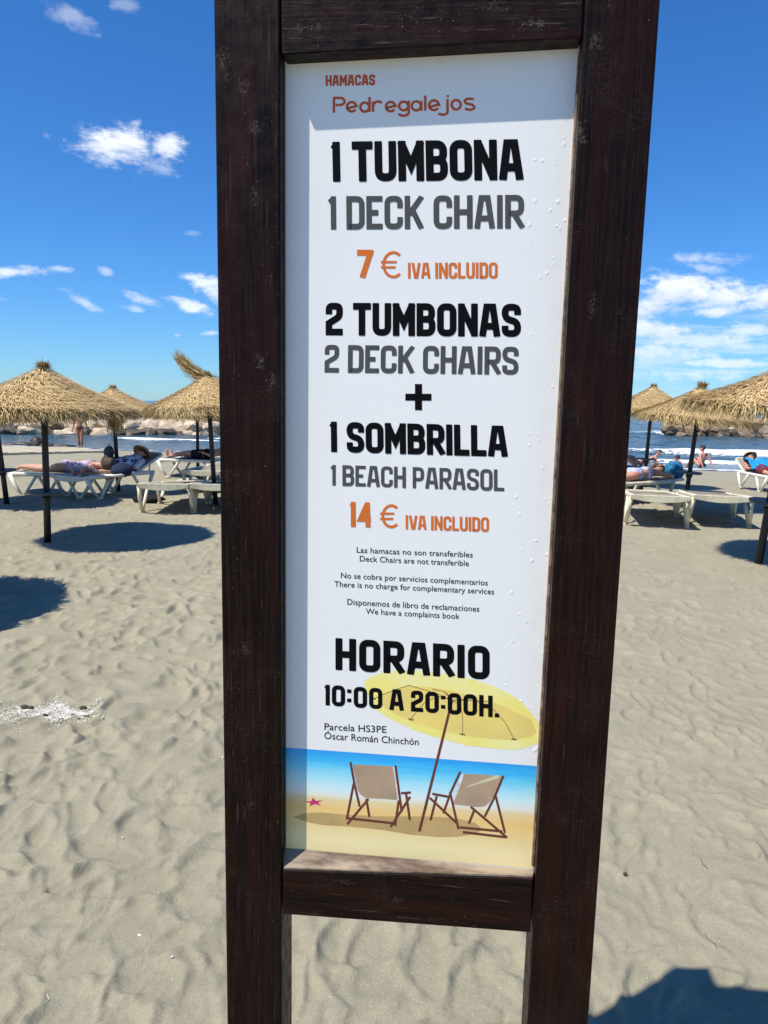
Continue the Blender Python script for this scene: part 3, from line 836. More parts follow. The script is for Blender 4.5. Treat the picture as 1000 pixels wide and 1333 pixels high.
# the four near empty ones show their ends
lounger_px('L1', 'empty cream lounger left of the sign, end towards the viewer, legs fully visible', (213, 671), (252, 648), dz=.42, dz2=.27)
lounger_px('L2', 'empty cream lounger partly hidden behind the sign post, right of another empty one', (279, 671), (314, 648), dz=.42, dz2=.27)
lounger_px('L6', 'empty cream lounger right of the sign, left one of the near pair', (857, 689), (836, 662), dz=.43, dz2=.30, w_=.72)
lounger_px('L7', 'empty cream lounger right of the sign, right one of the near pair', (939, 689), (905, 662), dz=.43, dz2=.30, w_=.72)
lounger_px('L3', 'white lounger at left bearing the woman lying on her front', (28, 642), (180, 648), plast=PLASTW)
lounger_px('L4', 'white lounger at left with raised back bearing the woman in a straw hat', (90, 651), (190, 638), up=R_(22), plast=PLASTW)
lounger_px('L5', 'dark grey slung lounger at left bearing the man in dark trunks', (212, 619), (300, 622), plast=PLASTW, sling=SLINGD, up=R_(12))
lounger_px('L9', 'far cream lounger just left of the sign post, behind the near pair', (262, 641), (300, 629), plast=PLAST)
lounger_px('L8', 'white lounger at far right with raised back, bearing the person under a blue towel', (1018, 643), (948, 631), up=R_(27), plast=PLASTW, w_=.56, length=1.75, dz=.32)
lounger_px('L10', 'lounger right of the sign bearing the woman in pale bikini', (778, 657), (862, 650), plast=PLAST)
lounger_px('L11', 'lounger half hidden by the sign bearing the person reading', (845, 633), (790, 628), plast=PLASTW, up=R_(25))

# ------------------------------------------------------------------ people
def skin_body(verts, edges, radii, m, parent, name='body', sub=2, root_i=0):
    me = bpy.data.meshes.new(name); me.from_pydata([tuple(v) for v in verts], edges, []); me.update()
    o = link_mesh(name + '_tmp', me)
    bm = bmesh.new(); bm.from_mesh(me); lay = bm.verts.layers.skin.verify()
    for i, v in enumerate(bm.verts):
        r = radii[i]; v[lay].radius = (r, r) if not isinstance(r, tuple) else r
        v[lay].use_root = (i == root_i)
    bm.to_mesh(me); bm.free()
    sk = o.modifiers.new('skin', 'SKIN'); sk.use_smooth_shade = True; sk.branch_smoothing = 0.6
    sb = o.modifiers.new('sub', 'SUBSURF'); sb.levels = sub; sb.render_levels = sub
    dg = bpy.context.evaluated_depsgraph_get(); ev = o.evaluated_get(dg)
    m2 = bpy.data.meshes.new_from_object(ev); m2.name = name
    bpy.data.objects.remove(o)
    m2.materials.clear(); m2.materials.append(m)
    m2.polygons.foreach_set('use_smooth', [True] * len(m2.polygons))
    return link_mesh(name, m2, None, parent)

def person(label, loc, rz, J, skin, hair=HAIR_D, face=(0, 0, 1), hair_len=0, scale=1.0, clothes=(), slim=1.0, hat=None):
    """J: joint dict in local coordinates (metres)"""
    root = empty('person', loc, (0, 0, rz)); root.scale = (scale,) * 3
    tag(root, label, 'person')
    V = []; E = []; Rr = []
    idx = {}
    def add(k, p, r): idx[k] = len(V); V.append(Vector(p)); Rr.append(r); return idx[k]
    def con(a, b): E.append((idx[a], idx[b]))
    J = {k: Vector(v) for k, v in J.items()}
    pel, che, neck, head = J['pelvis'], J['chest'], J['neck'], J['head']
    s = slim
    add('pel', pel, (0.125 * s, 0.105 * s)); add('waist', pel.lerp(che, .45), (0.105 * s, 0.09 * s)); add('che', che, (0.135 * s, 0.105 * s))
    add('utor', che.lerp(neck, .6), (0.10 * s, .08 * s)); add('neck', neck, 0.054); add('nk2', neck.lerp(head, .45), 0.054)
    f = Vector(face).normalized()
    add('jaw', neck.lerp(head, .75) + f * .018, 0.074); add('head', head, (0.088, .096)); add('crown', head + (head - neck).normalized() * .07, 0.066)
    for a, b in (('pel', 'waist'), ('waist', 'che'), ('che', 'utor'), ('utor', 'neck'), ('neck', 'nk2'), ('nk2', 'jaw'), ('jaw', 'head'), ('head', 'crown')): con(a, b)
    for sd in 'LR':
        sh, el, wr = J['sh' + sd], J['el' + sd], J['wr' + sd]
        add('sh' + sd, sh, .055 * s); add('ua' + sd, sh.lerp(el, .5), .046 * s); add('el' + sd, el, .038); add('fa' + sd, el.lerp(wr, .35), .040); add('wr' + sd, wr, .026)
        con('utor', 'sh' + sd); con('sh' + sd, 'ua' + sd); con('ua' + sd, 'el' + sd); con('el' + sd, 'fa' + sd); con('fa' + sd, 'wr' + sd)
        d = J.get('hd' + sd, (wr - el)).normalized()
        sidev = d.cross(Vector((0, 0, 1)));
        if sidev.length < .1: sidev = d.cross(Vector((0, 1, 0)))
        sidev.normalize()
        add('pm' + sd, wr + d * .07, (.036, .022)); con('wr' + sd, 'pm' + sd)
        bend = (d.cross(sidev)); bend = bend if bend.z < 0 else -bend
        for q, (o_, L) in enumerate(((-.030, .062), (-.010, .076), (.010, .080), (.030, .070))):
            p1 = wr + d * .10 + sidev * o_; p2 = p1 + d * L * .5 + bend * .008; p3 = p1 + d * L * .9 + bend * .026
            add(f'f{q}a{sd}', p1, .0095); add(f'f{q}b{sd}', p2, .0085); add(f'f{q}c{sd}', p3, .0075)
            con('pm' + sd, f'f{q}a{sd}'); con(f'f{q}a{sd}', f'f{q}b{sd}'); con(f'f{q}b{sd}', f'f{q}c{sd}')
        p1 = wr + d * .035 + sidev * .034; p2 = p1 + d * .03 + sidev * .02; p3 = p2 + d * .03 + bend * .01
        add('t1' + sd, p1, .011); add('t2' + sd, p2, .010); add('t3' + sd, p3, .009); con('wr' + sd, 't1' + sd); con('t1' + sd, 't2' + sd); con('t2' + sd, 't3' + sd)
        hp, kn, an, to = J['hp' + sd], J['kn' + sd], J['an' + sd], J['to' + sd]
        add('hp' + sd, hp, .092 * s); add('th' + sd, hp.lerp(kn, .45), .077 * s); add('kn' + sd, kn, .053); add('ca' + sd, kn.lerp(an, .32), .057 * s); add('an' + sd, an, .034)
        add('mt' + sd, an.lerp(to, .55) + Vector((0, 0, -.005)), .034); add('to' + sd, to, .022)
        con('pel', 'hp' + sd); con('hp' + sd, 'th' + sd); con('th' + sd, 'kn' + sd); con('kn' + sd, 'ca' + sd); con('ca' + sd, 'an' + sd); con('an' + sd, 'mt' + sd); con('mt' + sd, 'to' + sd)
    body = skin_body(V, E, Rr, skin, root, 'body', 2)
    # head details
    upv = (head - neck).normalized(); f = (f - upv * f.dot(upv)).normalized(); sdv = f.cross(upv).normalized()
    M = Matrix((sdv, f, upv)).transposed()
    hc = head + upv * .012
    mb = MB(); mb.blob(hc - f * .016 + upv * .022, (.097, .108, .098), M, 14, 10, fn=lambda d: 1.0 + 0.03 * math.sin(9 * d.x + 5 * d.y) if (d.y < .35 or d.z > .45) else .80)
    if hair_len:
        mb.blob(hc - f * .075 - upv * (.03 + hair_len * .4), (.075, .05, .06 + hair_len), M, 10, 8, fn=lambda d: 1 + .08 * math.sin(11 * d.z + 6 * d.x))
    mb.build('hair', hair, root, smooth=True)
    nb = MB(); nb.blob(head + f * .098 - upv * .012, (.012, .018, .022), M, 8, 6); nb.build('nose', skin, root, smooth=True)
    for sg in (-1, 1):
        MB().blob(head + f * .083 + sdv * sg * .034 + upv * .012, (.014, .008, .008), M, 8, 6).build('eye', EYE, root, smooth=True)
        MB().blob(head + sdv * sg * .093 - f * .008, (.012, .022, .032), M, 8, 6).build('ear', skin, root, smooth=True)
    MB().blob(neck.lerp(head, .75) + f * .092, (.026, .010, .009), M, 8, 6).build('mouth', LIP, root, smooth=True)
    if hat:
        hm, brim = hat
        mb = MB(); prof = [(brim, .03), (brim * .98, .045), (.105, .06), (.10, .12), (.07, .155), (.01, .16)]
        vs = []; fs = []; n = 22
        for r, z in prof:
            for k in range(n):
                a = 2 * math.pi * k / n; zz = z + (.012 * math.sin(3 * a) if r > .12 else 0)
                vs.append(head + M @ Vector((r * math.cos(a), r * math.sin(a), zz - .01)))
        for i in range(len(prof) - 1):
            for k in range(n): fs.append((i * n + k, i * n + (k + 1) % n, (i + 1) * n + (k + 1) % n, (i + 1) * n + k))
        mb.add(vs, fs); mb.build('hat', hm, root, smooth=True)
    for (nm, mm, segs) in clothes:
        mb = MB()
        for (p, q, r0, r1, fl) in segs:
            p = J[p] if isinstance(p, str) else Vector(p); q = J[q] if isinstance(q, str) else Vector(q)
            mb.tube([p, p.lerp(q, .33), p.lerp(q, .66), q], [r0, r0 * .67 + r1 * .33, r0 * .33 + r1 * .67, r1], n=14, flat=fl, cap=True)
        mb.build(nm, mm, root, smooth=True)
    return root

def prone(dz, head_turn=1, armfwd=True, spread=.10, prop=0.0):
    """lying on the front, head towards +x"""
    z = dz + .11
    J = dict(pelvis=(.90, 0, z), chest=(1.20, 0, z + .01 + prop * .6), neck=(1.42, 0, z + .03 + prop), head=(1.55, 0, z + .05 + prop * 1.35))
    for sd, s in (('L', 1), ('R', -1)):
        J['hp' + sd] = (.86, s * .09, z - .01); J['kn' + sd] = (.46, s * spread, dz + .055); J['an' + sd] = (.08, s * spread * .9, dz + .09); J['to' + sd] = (-.04, s * spread, dz + .03)
        J['sh' + sd] = (1.36, s * .17, z + .01 + prop * .9)
        if prop: J['el' + sd] = (1.50, s * .22, dz + .05); J['wr' + sd] = (1.66, s * .04, dz + .07)
        elif armfwd: J['el' + sd] = (1.56, s * .30, dz + .06); J['wr' + sd] = (1.70, s * .10, dz + .05)
        else: J['el' + sd] = (1.1, s * .27, dz + .06); J['wr' + sd] = (.88, s * .27, dz + .04)
    return J
def supine(dz, back=0.0, hinge=.98, knee=0.0):
    z = dz + .11; c, s_ = math.cos(back), math.sin(back)
    def up(x, y, h): return (hinge + x * c - h * s_, y, z + x * s_ + h * c)
    J = dict(pelvis=(hinge - .06, 0, z), chest=up(.28, 0, .0), neck=up(.50, 0, .01), head=up(.63, 0, .05))
    for sd, s in (('L', 1), ('R', -1)):
        J['hp' + sd] = (hinge - .10, s * .09, z); J['kn' + sd] = (hinge - .52, s * .10, dz + .07 + knee); J['an' + sd] = (hinge - .90 + knee * .6, s * .10, dz + .05); J['to' + sd] = (hinge - .94 + knee * .6, s * .12, dz + .20)
        J['sh' + sd] = up(.43, s * .18, -.01); J['el' + sd] = up(.15, s * .25, -.05); J['wr' + sd] = (hinge + .0, s * .22, z + .03)
    return J
def on_lounger(key): o = LG[key]; return o.location.copy(), o.rotation_euler.z
BIK = lambda m, top=True: [('bikini_bottom', m, [((.80, 0, .47), (.98, 0, .475), .125, .135, .80)])] + ([('bikini_top', m, [((1.20, 0, .48), (1.27, 0, .485), .145, .145, .78)])] if top else [])

l, a = on_lounger('L3')
J = prone(.38)
person('woman in lilac swimsuit lying face down on a lounger, olive hat on her head', l, a, J, SKIN_A, HAIR_B, (0.5, .3, -1), clothes=[
    ('swimsuit', C_LILAC, [((.82, 0, .485), (1.06, 0, .485), .138, .112, .82), ((1.06, 0, .485), (1.33, 0, .495), .112, .148, .80)])], hat=(HATD, .15))
l, a = on_lounger('L4')
J = supine(.36, R_(15), 1.12)
person('woman in wide straw hat reclining, wrapped in blue and white printed cloth', l, a, J, SKIN_B, HAIR_B, (-.6, 0, .5), clothes=[
    ('printed_wrap', C_PATT, [(J['pelvis'], J['chest'], .155, .165, .9), (J['chest'], J['neck'], .17, .12, .8), ((.70, 0, .47), J['pelvis'], .13, .16, .8)]),
    ('white_sleeve', C_WHITE, [(J['shL'], J['elL'], .07, .055, 1), (J['shR'], J['elR'], .07, .055, 1)])], hat=(HATS, .20), scale=.95)
l, a = on_lounger('L5')
J = supine(.38, R_(12), 1.05, knee=.05)
person('sunburnt man in dark trunks lying on his back beside the water, left of the sign', l, a, J, SKIN_B, HAIR_D, (-.2, 0, 1), clothes=[
    ('trunks', C_BLACK, [(J['pelvis'], (J['pelvis'][0] + .12, 0, J['pelvis'][2]), .145, .13, .85), (J['hpL'], Vector(J['hpL']).lerp(Vector(J['knL']), .55), .105, .09, 1), (J['hpR'], Vector(J['hpR']).lerp(Vector(J['knR']), .55), .105, .09, 1)]),
    ('white_towel', C_WHITE, [((.42, .22, .43), (.80, .24, .44), .06, .06, 1)])])
l, a = on_lounger('L10')
J = prone(.38)
person('woman in pale blue bikini lying face down, chin on her arms, right of the sign', l, a, J, SKIN_B, HAIR_B, (0.7, -.5, -.2), hair_len=.05, clothes=[
    ('bikini_bottom', C_STRIPE, [((.78, 0, .49), (1.0, 0, .485), .135, .132, .85)]), ('bikini_top', C_STRIPE, [((1.16, 0, .49), (1.22, 0, .49), .148, .15, .80)])])
l, a = on_lounger('L11')
J = supine(.38, R_(25), 1.10, knee=.16)
for sd, s in (('L', 1), ('R', -1)): J['el' + sd] = (1.25, s * .22, .72); J['wr' + sd] = (1.08, s * .10, .86)
pr = person('person with red shorts lying back and reading, partly hidden by the sign', l, a, J, SKIN_B, HAIR_D, (-.5, 0, .7), clothes=[
    ('shorts', C_RED, [(J['pelvis'], (J['pelvis'][0] + .12, 0, J['pelvis'][2]), .145, .13, .85), (J['hpL'], Vector(J['hpL']).lerp(Vector(J['knL']), .55), .105, .09, 1), (J['hpR'], Vector(J['hpR']).lerp(Vector(J['knR']), .55), .105, .09, 1)])])
bk = MB(); bk.hexa([Vector(v) for v in ((-.11, .0, 0), (0, .015, 0), (0, .015, .15), (-.11, 0, .15))], [Vector(v) for v in ((-.11, .02, 0), (0, .03, 0), (0, .03, .15), (-.11, .02, .15))])
bk.hexa([Vector(v) for v in ((0, .015, 0), (.11, .0, 0), (.11, 0, .15), (0, .015, .15))], [Vector(v) for v in ((0, .03, 0), (.11, .02, 0), (.11, .02, .15), (0, .03, .15))])
M3 = Matrix.Translation(l) @ Matrix.Rotation(a, 4, 'Z')
bko = bk.build('book', C_DKBLUE); bko.location = M3 @ Vector((1.00, 0, .90)); bko.rotation_euler = (0, 0, a + R_(90))
tag(bko, 'dark blue book held up by the person lying behind the sign edge', 'book')
l, a = on_lounger('L8')
J = supine(.36, R_(20), 1.12)
person('person on the raised lounger at far right, yellow brimmed hat, dark red shorts', l, a, J, SKIN_B, HAIR_D, (-.6, 0, .4), clothes=[
    ('shorts', C_MAROON, [((J['pelvis'][0] - .02, 0, J['pelvis'][2]), (J['pelvis'][0] + .10, 0, J['pelvis'][2] + .06), .145, .13, .85), (J['hpL'], Vector(J['hpL']).lerp(Vector(J['knL']), .8), .105, .085, 1), (J['hpR'], Vector(J['hpR']).lerp(Vector(J['knR']), .8), .105, .085, 1)])], hat=(HATS, .17), scale=.88)
def draped(name, m, pts, label, cat, amp=.03, seed=1, thick=.015, res=14):
    """cloth patch stretched over four corner points with sag and folds"""
    rr = np.random.default_rng(seed); c = sum((Vector(p) for p in pts), Vector()) / 4
    P = [Vector(p) - c for p in pts]; vs = []; fs = []
    for i in range(res + 1):
        for j in range(res + 1):
            u, v = i / res, j / res
            q = P[0] * (1 - u) * (1 - v) + P[1] * u * (1 - v) + P[2] * u * v + P[3] * (1 - u) * v
            nz = amp * (math.sin(9 * u + 4 * v + seed) * .6 + math.sin(17 * v - 6 * u + seed * 2) * .4) + amp * .5 * (rr.random() - .5)
            q = q + Vector((nz * .2, nz * .4, nz + amp * 2.2 * math.sin(math.pi * v)))
            vs.append(q)
    n = res + 1
    for i in range(res):
        for j in range(res): fs.append((i * n + j, (i + 1) * n + j, (i + 1) * n + j + 1, i * n + j + 1))
    b = len(vs); vs += [v - Vector((0, 0, thick)) for v in vs]; fs += [tuple(k + b for k in f[::-1]) for f in fs]
    rim = [i * n for i in range(n)] + [(n - 1) * n + j for j in range(1, n)] + [i * n + n - 1 for i in range(n - 2, -1, -1)] + [j for j in range(n - 2, 0, -1)]
    for k in range(len(rim)): fs.append((rim[k], rim[(k + 1) % len(rim)], rim[(k + 1) % len(rim)] + b, rim[k] + b))
    o = MB().add(vs, fs).build(name, m, None, smooth=True); o.location = c
    return tag(o, label, cat)
M3 = Matrix.Translation(l) @ Matrix.Rotation(a, 4, 'Z')
draped('beach_towel', C_BLUE, [M3 @ Vector(v) for v in ((.84, -.25, .47), (.84, .25, .45), (1.34, .23, .62), (1.36, -.23, .61))], 'bright blue towel covering the body of the person at far right', 'towel', .03, 3)

# people on the sand near the water, right of the sign
def ground_person(px, py, label, J, rz, skin, hair, face, clothes, mat_m=None, matlab=None, **kw):
    p = at_ground(px, py); p.z = float(base_h(p.x, p.y)) + .01
    o = person(label, p, rz, J, skin, hair, face, clothes=clothes, **kw)
    return o, p
J = prone(.03, prop=.22)
o, p = ground_person(866, 609, 'sunbather lying on the front on elbows near the water, facing the viewer', J, R_(-95), SKIN_B, HAIR_D, (1, 0, .1), [
    ('trunks', C_NAVY, [((.72, 0, .13), (.98, 0, .14), .135, .13, .85)])])
J = prone(.03, prop=.30)
ground_person(808, 606, 'sunbather in red shorts leaning up on his elbows, furthest left at the water', J, R_(-12), SKIN_B, HAIR_D, (1, -.5, .1), [
    ('shorts', C_RED, [((.60, 0, .12), (.98, 0, .14), .13, .135, .85)])])
# seated man seen from behind
sit = dict(pelvis=(0, 0, .13), chest=(-.03, .0, .42), neck=(.02, 0, .63), head=(.05, 0, .78))
for sd, s in (('L', 1), ('R', -1)):
    sit['hp' + sd] = (.04, s * .09, .12); sit['kn' + sd] = (.36, s * .15, .42); sit['an' + sd] = (.62, s * .12, .07); sit['to' + sd] = (.76, s * .12, .04)
    sit['sh' + sd] = (-.01, s * .19, .57)
    sit['el' + sd] = (-.14, s * .26, .32); sit['wr' + sd] = (-.26, s * .26, .07)
ground_person(914, 611, 'man sitting at the waterline with bare pink back, leaning on his arms', sit, R_(118), SKIN_B, HAIR_D, (.8, .5, 0), [
    ('trunks', C_NAVY, [((-.02, 0, .09), (0, 0, .22), .14, .125, .9)])], scale=1.02)
for (px0, px1, py, lab) in ((852, 893, 611.5, 'white mat under the sunbather facing the viewer'), (896, 934, 612.5, 'white mat under the seated man')):
    q = [at_ground(px0, py), at_ground(px1, py), at_ground(px1, py - 4), at_ground(px0, py - 4)]
    c = sum(q, Vector()) / 4
    o = MB().hexa([v - c + Vector((0, 0, .035)) for v in q], [v - c - Vector((0, 0, .05)) for v in q]).build('beach_mat', C_WHITE); o.location = c
    tag(o, lab, 'mat')
# standing person at the shore, left
st = dict(pelvis=(0, 0, .92), chest=(0.01, 0, 1.22), neck=(0, 0, 1.46), head=(0.03, 0, 1.62))
for sd, s in (('L', 1), ('R', -1)):
    st['hp' + sd] = (0, s * .09, .88); st['kn' + sd] = (.06 if s > 0 else -.02, s * .10, .48); st['an' + sd] = (.05 if s > 0 else -.10, s * .10, .08); st['to' + sd] = (.20 if s > 0 else .04, s * .12, .03)
    st['sh' + sd] = (0, s * .19, 1.40); st['el' + sd] = (-.02, s * .29, 1.13); st['wr' + sd] = (.06, s * .31, .88)
ground_person(105, 584, 'heavyset person in brown swimsuit standing at the water edge on the left', st, R_(-100), SKIN_C, HAIR_D, (1, 0, 0), [
    ('swimsuit', cloth('cloth_brown', (.12, .05, .04)), [((0, 0, .84), (0, 0, 1.0), .16, .15, .9)])], slim=1.3)

# small belongings
def bag(px, py, label, m, size, z=0.0):
    p = at_ground(px, py); r1 = random.Random(int(px))
    root = empty('beach_bag', (p.x, p.y, p.z + z)); tag(root, label, 'bag')
    MB().blob((0, 0, size[2] * .5), (size[0] * .5, size[1] * .5, size[2] * .55), None, 14, 10, fn=lambda d: (1 + .10 * math.sin(6 * d.x + 4 * d.z)) * (1.1 if d.z < 0 else .95)).build('bag_body', m, root, smooth=True)
    MB().tube([(-size[0] * .28, 0, size[2] * .85), (-size[0] * .2, 0, size[2] * 1.25), (size[0] * .2, 0, size[2] * 1.25), (size[0] * .28, 0, size[2] * .85)], .012, n=6).build('bag_handle', m, root, smooth=True)
    return root
bag(824, 640, 'black beach bag lying behind the woman in pale bikini', C_BLACK, (.42, .26, .30))
p = PAR['B'].location; tz = .62 * .93
bb = empty('beach_bag', (p.x - .12, p.y - .05, p.z + tz + .01)); tag(bb, 'small grey bag on the tray of the parasol behind the two women', 'bag')
MB().blob((0, 0, .09), (.09, .06, .11), None, 12, 8, fn=lambda d: 1.05 + .1 * math.sin(5 * d.x)).build('bag_body', SLINGD, bb, smooth=True)
MB().tube([(-.05, 0, .17), (0, 0, .24), (.05, 0, .17)], .008, n=6).build('bag_handle', SLINGD, bb)
# blue towel heap by the prone woman, navy cushion by the other
def heap(name, m, loc, size, label, cat, seed):
    rr = random.Random(seed)
    o = MB().blob((0, 0, size[2] * .45), (size[0] / 2, size[1] / 2, size[2] * .55), None, 20, 14,
              fn=lambda d: 1 + .13 * math.sin(7 * d.x + 5 * d.z + seed) * math.sin(6 * d.y + 3) + .05 * rr.random()).build(name, m, None, smooth=True)
    o.location = loc; return tag(o, label, cat)
l, a = on_lounger('L10'); M3 = Matrix.Translation(l) @ Matrix.Rotation(a, 4, 'Z')
heap('beach_towel', C_TEAL, M3 @ Vector((1.96, -.02, .36)), (.34, .42, .32), 'crumpled teal blue towel at the head of the woman in pale bikini', 'towel', 2)
l, a = on_lounger('L3'); M3 = Matrix.Translation(l) @ Matrix.Rotation(a, 4, 'Z')
heap('cushion', C_NAVY, M3 @ Vector((1.84, .0, .36)), (.34, .36, .20), 'navy cushion at the head of the woman in lilac top', 'cushion', 3)
l, a = on_lounger('L4')
heap('beach_bag', C_BLACK, Vector((l.x + 1.3, l.y - .1, l.z)), (.5, .3, .12), 'dark bag lying on the sand under the raised lounger', 'bag', 5)
def sandal(px, py, rz, label):
    p = on_sand(px, py); root = empty('sandal', p + Vector((0, 0, .01)), (0, 0, rz)); tag(root, label, 'sandal', 'sandals on the sand')
    poly = [(-.13, -.03), (-.10, -.042), (0, -.032), (.08, -.046), (.13, -.03), (.14, 0), (.12, .035), (.06, .045), (0, .034), (-.10, .04), (-.135, .02)]
    MB().prism([(x, y, 0) for x, y in poly], (0, 0, .022)).build('sole', C_WHITE, root, bevel=.004)
    MB().tube([(.09, 0, .02), (.05, .03, .05), (0, .04, .022)], .008, n=6).build('strap', C_WHITE, root); MB().tube([(.09, 0, .02), (.05, -.03, .05), (0, -.04, .022)], .008, n=6).build('strap', C_WHITE, root)
sandal(241, 625, .3, 'white sandal on the sand behind the near left loungers, left one'); sandal(250, 624, .9, 'white sandal on the sand behind the near left loungers, right one')

# ------------------------------------------------------------------ THE SIGN
Rt = 1.15   # distance of the front of the sign along the view axis
vv = (CR @ Vector((130, 6287, 980))).normalized()          # up direction of the posts
hh = (CR @ Vector((8632, -163 + 45, 980 - 110))).normalized()  # direction to the right along the rails
hh = (hh - vv * hh.dot(vv)).normalized()
nn_in = vv.cross(hh).normalized()                          # into the sign, away from the viewer
if nn_in.y < 0: nn_in = -nn_in
SO = Vector((0, 0, CAM_H)) + ray(533, 600) * (Rt / ray(533, 600).dot(CR @ Vector((0, 0, -1))))
tgz = SO.z / vv.z
BASE = SO - vv * tgz
SM = Matrix((hh, nn_in, vv)).transposed()
sign = empty('price_sign', BASE)
sign.rotation_euler = SM.to_euler()
tag(sign, 'tall dark wooden sign frame holding a white beach chair price board in the foreground', 'sign')
SMI = SM.transposed()
def S(px, py, y=0.0):
    """photo pixel -> point in the sign's own frame, on the plane at depth y"""
    r = SMI @ ray(px, py); o = SMI @ (Vector((0, 0, CAM_H)) - BASE)
    return o + r * ((y - o.y) / r.y)
PD = 0.034          # depth of the printed board behind the front faces
YL = 0.0035          # left post sits slightly back
DEP = 0.085
def post(xo0, xo1, xi0, xi1, y, name='post'):
    """outer / inner edge x at photo y=0 and y=1333"""
    def ln(x0, x1, zt):
        a = S(x0, 0, y); b = S(x1, 1333, y); t = (zt - a.z) / (b.z - a.z); q = a.lerp(b, t); q.y = y; return q
    zt, zb = TOPZ, -0.3
    fr = [ln(xo0, xo1, zt), ln(xi0, xi1, zt), ln(xi0, xi1, zb), ln(xo0, xo1, zb)]
    bk = [v + Vector((0, DEP, 0)) for v in fr]
    return fr, bk
TOPZ = 2.315
RAILZ = 2.195
def rounded_bar(fr, bk, name, m, bev=0.0035, cuts=60):
    me = MB().hexa(fr, bk).mesh(name)
    bm = bmesh.new(); bm.from_mesh(me)
    bmesh.ops.bevel(bm, geom=bm.edges[:], offset=bev, segments=3, affect='EDGES', profile=.5)
    bm.to_mesh(me); bm.free()
    return link_mesh(name, me, m, sign)
f1, b1 = post(278, 295.5, 364.5, 366.5, YL); rounded_bar(f1, b1, 'post', WZ)
f2, b2 = post(860, 766, 762, 686.5, 0.0); rounded_bar(f2, b2, 'post', WZ)
# top rail
g1 = 0.0012
t_fr = [S(365.5, -80, 0.0012), S(765, -100, 0.0012), S(758, 49, 0.0012), S(366.5, 71, 0.0012)]
t_fr[0].z = t_fr[1].z = RAILZ
t_bk = [v + Vector((0, .075, 0)) for v in t_fr]
rounded_bar(t_fr, t_bk, 'top_rail', WX, .0025)
# bottom rail, front face and sloping worn sill
b_fr = [S(368, 1133.0, 0.004), S(694.5, 1144.0, 0.004), S(690.5, 1214.5, 0.004), S(368, 1190.5, 0.004)]
pb0 = S(368, 1106.0, PD + .004); pb1 = S(696, 1134, PD + .004)
b_bk = [pb0 + Vector((0, .035, 0)), pb1 + Vector((0, .035, 0)), b_fr[2] + Vector((0, .075, 0)), b_fr[3] + Vector((0, .075, 0))]
b_bk[0].y = b_bk[1].y = 0.079
rounded_bar(b_fr, b_bk, 'bottom_rail', WX, .0025)
SILL = mat('worn_sill', (0.34, 0.27, 0.19), 0.85, (0.10, 0.06, 0.04), 18, (0.35, 1, 1), bump=0.003, bscale=90, lo=.40, hi=.62)
# strip of bare, sand-dusted wood on top of the rail
sl_f = [b_fr[0] + Vector((.001, .0035, .0012)), b_fr[1] + Vector((-.001, .0035, .0012))]
sl_b = [S(369, 1106.5, PD - .001) + Vector((0, 0, .002)), S(695, 1134.5, PD - .001) + Vector((0, 0, .002))]
q = [sl_f[0], sl_f[1], sl_b[1], sl_b[0]]
MB().hexa([v + Vector((0, 0, .0015)) for v in q], [v - Vector((0, 0, .004)) for v in q]).build('sill', SILL, sign)
# printed board
def board_material():
    m = bpy.data.materials.new('white_print_board'); m.use_nodes = True
    k = NT(m.node_tree); k.t.nodes.clear()
    out = k.n('ShaderNodeOutputMaterial'); b = k.n('ShaderNodeBsdfPrincipled'); k.l(b.outputs[0], out.inputs[0])
    t = k.n('ShaderNodeTexCoord').outputs['Object']
    sx = k.n('ShaderNodeSeparateXYZ'); k.l(t, sx.inputs[0]); x = sx.outputs[0]
    dirt = k.noise(t, 30, 5, 0.7)
    e = k.smooth(x, S(690, 600, PD).x, S(735, 600, PD).x)
    col = k.mix(k.m('MULTIPLY', k.smooth(dirt, 0.45, 0.8, 0, .35), e), (0.865, 0.85, 0.80), (0.62, 0.58, 0.50))
    col = k.mix(k.smooth(k.noise(t, 260, 2, .5), 0.76, 0.80, 0, .5), col, (0.35, 0.30, 0.24))
    col = k.mix(k.smooth(k.noise(t, 3, 4, .6), 0.4, 0.8, 0, .16), col, (0.64, 0.64, 0.62))
    col = k.mix(k.m('MULTIPLY', k.smooth(k.noise(k.mapping(t, (1, 1, .05)), 60, 4, .6), 0.55, 0.8, 0, .3), k.smooth(k.noise(t, 5, 3, .6), .45, .7)), col, (0.60, 0.57, 0.50))
    col = k.mix(k.smooth(k.noise(t, 120, 3, .6), 0.70, 0.78, 0, .25), col, (0.50, 0.46, 0.38))
    k.l(col, b.inputs['Base Color']); b.inputs['Roughness'].default_value = 0.28; b.inputs['Specular IOR Level'].default_value = 0.45
    vo = k.n('ShaderNodeTexVoronoi'); vo.inputs['Scale'].default_value = 105; k.l(k.mapping(t, (1, 1, .8)), vo.inputs['Vector'])
    pick = k.m('MULTIPLY', k.smooth(vo.outputs['Distance'], 0.42, 0.05), k.smooth(k.noise(t, 34, 3, .6), 0.52, 0.66))
    pick = k.m('MULTIPLY', pick, k.smooth(x, S(640, 600, PD).x, S(700, 600, PD).x, .12, 1))
    bn = k.n('ShaderNodeBump'); bn.inputs['Distance'].default_value = 0.0010; bn.inputs['Strength'].default_value = .7
    k.l(k.m('ADD', pick, k.m('MULTIPLY', k.noise(t, 14, 2, .5), .35)), bn.inputs['Height']); k.l(bn.outputs[0], b.inputs['Normal'])
    return m
BOARD = board_material()
qc = [S(366, 76, PD), S(762, 52, PD), S(698, 1137, PD), S(366, 1109, PD)]
MB().hexa(qc, [v + Vector((0, .006, 0)) for v in qc]).build('printed_board', BOARD, sign)
